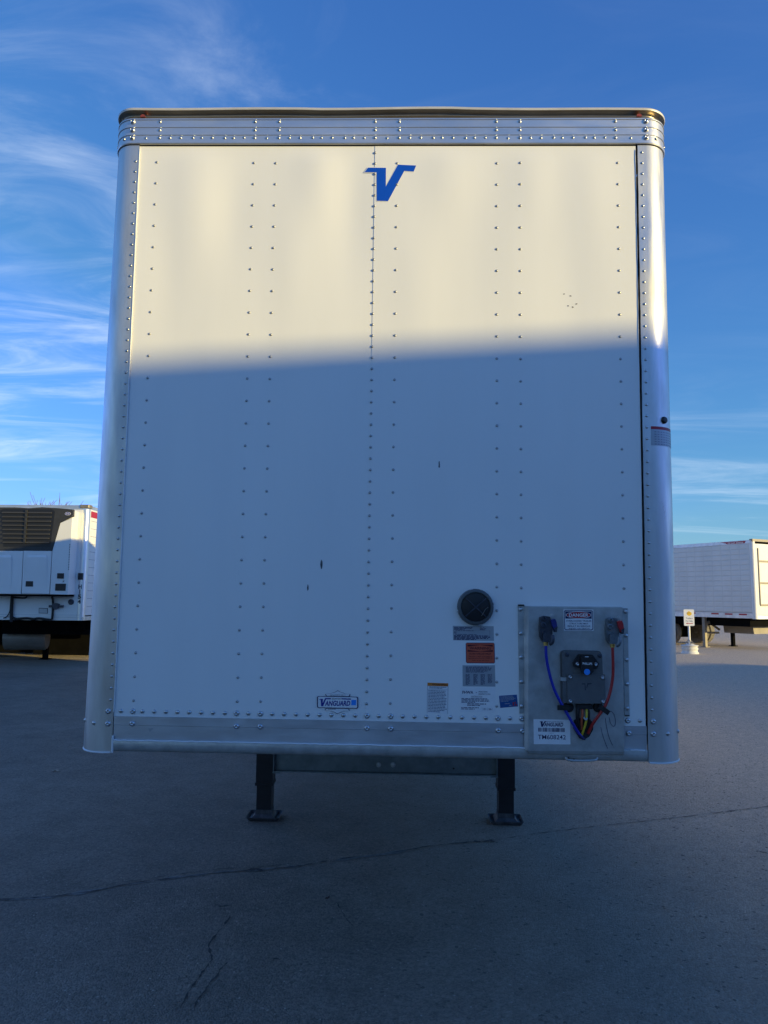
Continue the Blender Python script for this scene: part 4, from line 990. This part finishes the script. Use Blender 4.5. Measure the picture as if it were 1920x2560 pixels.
# cooling unit
YU = YR - .42
unit = rp(MB().prism([xz(p) for p in [c8(1120, 372, YU), c7(1190, 170, YU), WY(-45, 1275, YU), WY(-45, 1486, YU)][::-1]], YU + .06, YR - .002), 'cooling_unit', bgwhite)
mb = MB(); gp = [c7(*p, YU) for p in ((1212, 158), (1206, 270), (992, 370), (860, 848), (-300, 836), (-300, 118), (0, 122), (250, 122), (480, 135), (700, 120), (960, 135))]
mb.prism([xz(p) for p in gp], YU, YU + .10)
mb.build('grille_shroud', grille, unit)
gi = [c7(*p, YU) for p in ((912, 190), (832, 780), (60, 775), (8, 170), (60, 148), (870, 155))]
mb = MB(); mb.prism([xz(p) for p in gi], YU - .004, YU - .0005); mb.build('grille_back', blackm, unit)
slat_m = mat('grille_slat', (.06, .058, .054), .5)
for k in range(8):
    y = 188 + k * 70.5; f_ = k / 7
    a, e = c7(35 + 15 * f_, y + 22, YU - .012), c7(860 - 50 * f_, y + 22, YU - .012)
    mb = MB(); z = (a.z + e.z) / 2; hgt = .021
    v = [(a.x, YU - .004, z + hgt), (e.x, YU - .004, z + hgt), (a.x, YU - .045, z - .006), (e.x, YU - .045, z - .006), (a.x, YU - .045, z - hgt * .9), (e.x, YU - .045, z - hgt * .9), (a.x, YU - .004, z - hgt * .6), (e.x, YU - .004, z - hgt * .6)]
    mb.add(v, [(0, 1, 3, 2), (2, 3, 5, 4), (4, 5, 7, 6), (0, 2, 4, 6), (1, 7, 5, 3)]); mb.build('slat', slat_m, unit)
for xa, xb in ((440, 405),):
    a, e = c7(xa, 165, YU - .03), c7(xb, 720, YU - .03); mb = MB(); mb.bar((a.x, YU - .03, a.z), (e.x, YU - .03, e.z), .05 if xa == 440 else .016, .03); mb.build('grille_bar', grille, unit)
for (x0, x1, x2, x3, t) in ((-300, 383, 345, -300, 'd'), (392, 855, 815, 362, 'd')):
    P = [c7(x0, 842, YU), c7(x1, 845, YU), c8(x2, 362, YU), c8(x3, 355, YU)]
    mb = MB(); mb.prism([xz(p) for p in (P[3], P[2], P[1], P[0])], YU + .0, YU + .057); d_ = mb.build('access_door', bgwhite, unit)
    mb = MB(); cx = (P[0].x + P[1].x) / 2; hw_ = min(.22, (P[1].x - P[0].x) / 3)
    mb.add([(cx - hw_, YU - .001, P[0].z - .10), (cx + hw_, YU - .001, P[0].z - .10), (cx + hw_ * 1.15, YU - .03, P[0].z - .16), (cx - hw_ * 1.15, YU - .03, P[0].z - .16), (cx - hw_ * 1.3, YU - .001, P[3].z + .15), (cx + hw_ * 1.3, YU - .001, P[3].z + .15)], [(0, 1, 2, 3), (3, 2, 5, 4), (1, 5, 2), (0, 3, 4)]); mb.build('door_bulge', bgwhite, d_)
P = [c7(866, 845, YU), c7(1178, 560, YU), c8(1122, 375, YU), c8(826, 368, YU)]
mb = MB(); mb.prism([xz(p) for p in (P[3], P[2], c7(1190, 300, YU), c7(1000, 380, YU), P[0])], YU + .012, YU + .058); mb.build('side_cover', bgwhite, unit)
for i, (a, e) in enumerate(((c8(428, 148, YU), c8(550, 243, YU)), (c8(950, 20, YU), c8(1055, 108, YU)), (c8(920, 193, YU), c8(1085, 310, YU)))):
    mb = MB(); mb.bbox((a.x, YU - .012, e.z), (e.x, YU + .02, a.z), .01); mb.build('latch' if i < 2 else 'display', blackm, unit)
mb = MB(); q = Quad(c8(1030, 140, YU - .0), c8(1085, 140, YU), c8(1085, 172, YU), c8(1030, 172, YU)); letter(mb, q, 'X', 0, 0, .7, 1, -.008, .2, .03); mb.build('lettering', ink, unit)
mb = MB(); q = Quad(c7(1140, 730, YU), c7(1172, 730, YU), c7(1150, 1172, YU), c7(1118, 1172, YU))
for k in range(16): patch(mb, q, .25, k / 16, .75, k / 16 + .03, -.009)
mb.build('warning_print', ink, unit)
oc = c7(1125, 228, YU); mb = MB(); mb.prism([(oc.x + .075 * math.cos(2 * math.pi * i / 24), oc.z + .041 * math.sin(2 * math.pi * i / 24)) for i in range(24)], YU - .006, YU + .001); ov = mb.build('oval_badge', st_white, unit)
mb = MB(); mb.prism([(oc.x + .068 * math.cos(2 * math.pi * i / 24), oc.z + .035 * math.sin(2 * math.pi * i / 24)) for i in range(24)], YU - .008, YU - .0062); mb.build('badge_field', ink_blue, unit)
mb = MB(); q = Quad(*[Vector((oc.x + dx, YU - .0085, oc.z + dz)) for dx, dz in ((-.05, .018), (.05, .018), (.05, -.018), (-.05, -.018))]); letter(mb, q, 'Carrier', 0, 0, 1, 1, .001, .3, .02); mb.build('lettering', st_white, unit)
mb = MB(); a, e = WY(-45, 1486, YU), c8(1105, 408, YU); mb.box((a.x, YU + .02, e.z), (e.x, YR - .003, c8(600, 372, YU).z)); mb.build('unit_underside', frame_d, unit)
# lower wall furniture
def rtube(pts, r, name, m=rubber): mb = MB(); mb.tube([c8(x, y, YR - d) for x, y, d in pts], r, 8, 2); return rp(mb, name, m, None, True)
rtube([(200, 400, .1), (200, 500, .06), (190, 650, .05), (185, 830, .05)], .038, 'cable_bundle')
rtube([(180, 440, .1), (172, 560, .05), (165, 660, .05), (110, 750, .05), (60, 765, .04)], .013, 'hose'); rtube([(225, 420, .1), (310, 430, .06), (420, 435, .06), (445, 410, .1)], .018, 'hose')
rtube([(862, 412, .1), (880, 480, .05), (876, 650, .05), (862, 790, .05)], .027, 'cable_bundle')
rtube([(200, 745, .05), (260, 785, .05), (330, 775, .05), (450, 765, .05), (560, 785, .05), (630, 765, .05), (750, 785, .05), (850, 795, .05)], .030, 'hose')
mb = MB(); mb.prism([xz(p) for p in (c8(815, 640), c8(1050, 655), c8(1055, 510), c8(822, 500))], YR - .012, YR - .001); gb = rp(mb, 'gladhand_plate', bgwhite)
mb = MB(); mb.prism([xz(p) for p in (c8(900, 590), c8(935, 622), c8(985, 600), c8(1000, 530), c8(960, 515), c8(895, 520))], YR - .09, YR - .013); mb.bar(c8(815, 568, YR - .05), c8(1050, 570, YR - .05), .06, .05); mb.build('gladhand', castdark, gb)
a = c8(1180, 497); mb = MB(); mb.lathe((a.x, YR - .001, a.z), (0, -1, 0), [(.075, 0), (.072, .02), (.05, .03), (.01, .022)], 18); rp(mb, 'round_vent', castdark, None, True)
mb = MB(); mb.prism([xz(p) for p in (c8(645, 685), c8(795, 690), c8(795, 600), c8(648, 596))], YR - .012, YR - .001); dp = rp(mb, 'document_holder', castdark)
mb = MB(); mb.prism([xz(p) for p in (c8(652, 678), c8(788, 683), c8(788, 610), c8(655, 606))], YR - .0145, YR - .0125); mb.build('paper', st_silver, dp)
# undercarriage: legs, fuel tank, wheels
for px in (752, 752 - 6.636 * 185):
    foot = G(px / 6.636, 1648); yy = 20.75; x = WY(px / 6.636, 1640, yy).x
    mb = MB(); mb.box((x - .06, yy - .06, .02), (x + .06, yy + .06, zbot + .02)); l_ = rp(mb, 'landing_leg', frame_d); mb = MB(); mb.box((x - .13, yy - .12, .007), (x + .13, yy + .12, .03)); mb.build('foot_pad', frame_d, l_)
a, e = c8(130, 1100, 20.0), c8(690, 1000, 21.0)
mb = MB(); mb.lathe((c8(75, 1090, 20.1).x, 20.1, c8(100, 1085, 20.1).z), (1, .22, 0), [(.20, 0), (.33, .04), (.34, .1), (.34, 1.05), (.30, 1.1)], 24); rp(mb, 'fuel_tank', tank_m, None, True, 40)
mb = MB(); mb.box((xl_ + .3, YR + .8, zbot - .28), (xr_ - .3, YR + RL - .2, zbot - .001))
for i in range(8): y = YR + .9 + i * 1.6; mb.box((xl_ + .05, y, zbot - .4), (xr_ - .05, y + .1, zbot - .005))
mb.box((xl_ - .3, YR + 3.4, .04), (xr_ - .02, YR + 3.5, zbot - .01)); mb.box((xr_ - .06, YR + 3.4, .04), (xr_ - .02, YR + 9, zbot - .01))  # dark boards added to stand in for the black shade under the floor
rp(mb, 'underframe', frame_d)  # mesh also holds the added shade boards
for y in (YR + 9.6, YR + 10.9):
    for x in (xl_ + .14, xl_ + .46, xr_ - .46, xr_ - .14): wheel(rt, x - (xr_ - RW / 2), y - YR, .50)

# its neighbour further left: only the dark running gear shows in the gap
def dup_tree(o, parent=None):
    c = o.copy(); C.objects.link(c)
    if parent: c.parent = parent
    for k in list(o.children): dup_tree(k, c)
    return c
rt['group'] = 'refrigerated trailers parked in a row'
nb = dup_tree(rt); nb.location = (rt.location.x - 3.0, rt.location.y + .3, 0)
nb['label'] = 'second refrigerated trailer at the left picture edge, only its dark underside showing'

# ------------------------------------------------------------------ dry van at the right, sign in front
cn = WY(1890, 1546.6, 27.3)
ax = math.atan2(3.2, -1.77) - math.pi / 2      # how far its long axis turns from straight ahead
vt = thing('quilted_van_trailer', 'white van trailer with quilted grey side and red reflectors behind the yard sign', 'trailer', (cn.x, cn.y, 0), ax)
VT = ztopv = WY(1890, 1349, 27.3).z; VB = cn.z; VL = 8.2; VW = 2.6
def vp(mb, name, m, parent=None, smooth=False, label=None): return mb.build(name, m, parent or vt, smooth, 35, None, label)
# local frame: x to the right across the front, y back along the side, the near corner at the origin
mb = MB(); mb.box((.12, .005, VB + .12), (VW - .12, .05, VT - .14)); vp(mb, 'front_wall', bgwhite)
mb = MB()
for k in range(3): mb.box((.28, -.02, VB + .45 + k * .8), (VW - .2, .004, VB + .52 + k * .8))
mb.box((.26, -.03, VB + .5), (.29, .004, VT - .3)); vp(mb, 'front_post', tank_m)
npan = 20; pw = (VL - .2) / npan
bk = vp(MB().box((.006, .14, VB + .20), (.04, VL, VT - .12)), 'side_backing', mat('panel_joint', (.50, .495, .48), .5))
pm = None
for i in range(npan):
    y0 = .15 + i * pw; mb = MB(); rows = 13; hz = (VT - .14 - VB - .21) / rows
    for r_ in range(rows):
        z0 = VB + .21 + r_ * hz; g_ = .004
        a = [(.005, y0 + g_, z0 + g_), (.005, y0 + pw - g_, z0 + g_), (.005, y0 + pw - g_, z0 + hz - g_), (.005, y0 + g_, z0 + hz - g_)]
        cpt = [(-.001, y0 + pw * .2, z0 + hz * .2), (-.001, y0 + pw * .8, z0 + hz * .2), (-.001, y0 + pw * .8, z0 + hz * .8), (-.001, y0 + pw * .2, z0 + hz * .8)]
        mb.add(a + cpt, [(4, 5, 6, 7)] + [(j, (j + 1) % 4, 4 + (j + 1) % 4, 4 + j) for j in range(4)])
    vp(mb, 'side_panel', bgpanel)
mb = MB(); mb.box((-.012, .10, VT - .13), (.03, VL, VT - .012)); mb.box((VW - .03, .10, VT - .13), (VW + .012, VL, VT - .012)); vp(mb, 'top_rail', MATS['aluminium_rail'])
mb = MB(); mb.box((-.010, .12, VB), (.03, VL, VB + .19)); mb.box((VW - .03, .12, VB), (VW + .01, VL, VB + .19)); mb.box((.1, .0, VB - .02), (VW - .1, .06, VB + .11)); vp(mb, 'bottom_rail', MATS['aluminium_rail'])
mb = MB(); mb.box((.04, .06, VB + .02), (VW - .04, VL, VB + .1)); mb.box((.03, .05, VT - .04), (VW - .03, VL, VT)); mb.box((.05, VL - .05, VB + .1), (VW - .05, VL, VT - .04)); mb.box((VW - .04, .14, VB + .19), (VW, VL, VT - .13)); vp(mb, 'body', bgwhite)
for x in (.09, VW - .09): mb = MB(); mb.lathe((x, .09, VB - .02), (0, 0, 1), [(.10, 0), (.10, VT - VB + .0)], 20); vp(mb, 'corner_post', bgwhite, None, True)
mb = MB(); mb.box((.0, -.012, VT - .06), (VW, .12, VT + .03)); vp(mb, 'corner_cap', tank_m)
for y in (.35, .95, 1.55, 2.6, 3.8, 5.2): mb = MB(); mb.box((-.013, y, VB + .11), (-.0105, y + .33, VB + .165)); vp(mb, 'reflector', ink_red)
q = Quad(*[Vector((-.0135, y, z)) for y, z in ((1.35, VT - .015), (.25, VT - .015), (.25, VT - .125), (1.35, VT - .125))]); NXm = Vector((-1, 0, 0))
mb = MB(); poly(mb, q, [(0, .1), (1, .1), (.95, .9), (.28, .9), (.2, .5)], .001, NXm); rb_ = vp(mb, 'side_badge', ink_red)
mb = MB(); letter(mb, q, 'Great Dane', .30, .3, .9, .75, .003, .2, .02, NXm); mb.build('lettering', st_white, rb_)
for y in (.0,):
    mb = MB(); mb.box((.35, .5, VB - .32), (VW - .35, VL - .2, VB - .021)); 
    mb.box((.6, 4.6, .25), (2.0, 4.7, .9)); vp(mb, 'underframe', frame_d)
mb = MB(); mb.prism([(1.1, .55), (2.3, .55), (2.3, 1.05), (1.0, 1.05)], .9, 2.2); vp(mb, 'storage_box', tank_m)
for x in (.10, 1.72):
    mb = MB(); y = 2.3; mb.box((x - .06, y - .06, .03), (x + .06, y + .06, VB)); l_ = vp(mb, 'landing_leg', tank_m if x < .9 else frame_d)  # one leg pale, one near-black: sun and shade put into their colours
    mb = MB(); mb.box((x - .12, y - .12, .004), (x + .12, y + .12, .03)); mb.build('foot_pad', tank_m if x < .9 else frame_d, l_)
mb = MB(); mb.bar((.10, 2.3, .62), (.25, 2.25, .98), .06, .05); mb.bar((.25, 2.25, .98), (.95, 2.3, .66), .07, .06); mb.bar((.10, 2.3, .56), (.95, 2.34, .54), .08, .06); vp(mb, 'leg_brace', tank_m)
tm2 = wheel_mesh(.50, .27, 'tyre', tire_pale)
for y in (4.3,):
    for x in (.14, .46, VW - .46, VW - .14): e = wheel(vt, x, y, .50); e.data = tm2
e = None

# neighbouring van behind the refrigerated trailer, its side in the shade
# sign on a drum base
sp = G(1725, 1634); sg = thing('yard_sign', 'small white upright sign with yellow crest and red arrow on a white concrete base', 'sign', (sp.x, sp.y, 0), R(-6))
ppm = F / sp.y
mb = MB(); mb.lathe((0, 0, 0), (0, 0, 1), [(.29, 0), (.285, .04), (.25, .07), (.245, .12), (.27, .15), (.27, .19), (.245, .205), (.25, .24), (.285, .265), (.28, .285), (.16, .30), (.12, .335)], 26); mb.build('base', concrete, sg, True, 50)
mb = MB(); mb.lathe((0, 0, .30), (0, 0, 1), [(.036, 0), (.036, 1.05)], 14); mb.build('pole', bgwhite, sg, True)
mb = MB(); mb.bar((-.16, -.02, .32), (-.02, 0, .48), .02, .02); mb.bar((.16, -.02, .32), (.02, 0, .48), .02, .02); mb.bar((0, -.14, .32), (0, -.03, .46), .02, .02); mb.build('brace', tank_m, sg)
zs0, zs1 = .935, 1.49
mb = MB(); mb.prism(rrect(-.17, zs0, .17, zs1, .03, 4), -.052, -.037); sb_ = mb.build('sign_board', st_white, sg)
q = Quad(*[Vector((x, -.0525, z)) for x, z in ((-.17, zs1), (.17, zs1), (.17, zs0), (-.17, zs0))])
mb = MB(); poly(mb, q, [(.28, .20), (.42, .14), (.5, .10), (.6, .14), (.76, .2), (.74, .32), (.6, .38), (.45, .38), (.3, .32)][::-1], .001); mb.build('crest', sign_y, sb_)
mb = MB(); microtext(mb, q, .28, .74, .20, .26, 1, .0016, rs, 1, .6); letter(mb, q, 'Trailers', .18, .49, .84, .59, .001, 0, .01); letter(mb, q, 'For Sale', .18, .65, .84, .75, .001, 0, .01); mb.build('lettering', ink_grey, sb_)
mb = MB(); poly(mb, q, [(.18, .85), (.32, .80), (.32, .83), (.85, .83), (.85, .87), (.32, .87), (.32, .90)][::-1], .001); mb.build('arrow', ink_red, sb_)

# bare tree behind the refrigerated trailer
tb = WY(86, 1486, 48); tr_ = thing('bare_tree', 'leafless tree whose twigs show above the refrigerated trailer roof', 'tree', (tb.x, 48, 0))
rt_ = random.Random(21)
mb = MB(); mb.tube([(0, 0, 0), (.05, 0, 1.5), (0, .1, 2.8)], [.20, .13], 10, 1); mb.build('trunk', bark, tr_, True)
cr_ = MB()
def grow(p, d, ln, r, lv):
    e = p + d * ln; m1 = p + d * ln * .5 + Vector((rt_.uniform(-1, 1), rt_.uniform(-1, 1), 0)) * ln * .06
    cr_.tube([p, m1, e], [r, r * .6], 5 if lv > 1 else 4)
    if lv == 0: return
    for _ in range(3 if lv < 3 else 4):
        k = d + Vector((rt_.uniform(-1, 1), rt_.uniform(-1, 1), rt_.uniform(-.1, .5))) * .55; grow(p + (e - p) * rt_.uniform(.5, 1), k.normalized(), ln * rt_.uniform(.55, .8), r * .62, lv - 1)
for i in range(7):
    a = i * 2.4; grow(Vector((0, .1, 2.4 + .06 * i)), Vector((math.cos(a) * .5, math.sin(a) * .5, 1)).normalized(), rt_.uniform(1.6, 2.1), .06, 3)
cr_.build('crown', bark, tr_)
tr_.scale = (1.3, 1.3, 1.2)

# ------------------------------------------------------------------ low building behind the camera: it shades the lower half of the trailer and the yard
th = math.atan2(1, 3.1)
bd_ = thing('low_warehouse', 'low flat roofed warehouse across the yard behind the photographer', 'building', (15.74, -5.52, 0), th)
BH = 5.43; x0b, x1b = -20.0, 28.5
mb = MB(); mb.box((x0b, -14, 0), (x1b, 0, BH - .25)); mb.build('wall', walls, bd_)
mb = MB(); mb.box((x0b - .03, -14.05, BH - .249), (x1b + .03, .02, BH)); mb.build('roof', MATS['aluminium_rail'], bd_)
dm = MB(); dm.box((0, .0, 0), (3.0, .03, 3.2))
for k in range(6): dm.box((.03, .031, .06 + k * .53), (2.97, .045, .50 + k * .53))
dme = dm.mesh('dock_door', doorm)
for k in range(7): link('dock_door', dme, bd_, (x0b + 2.5 + k * 5.6, .001, .02))
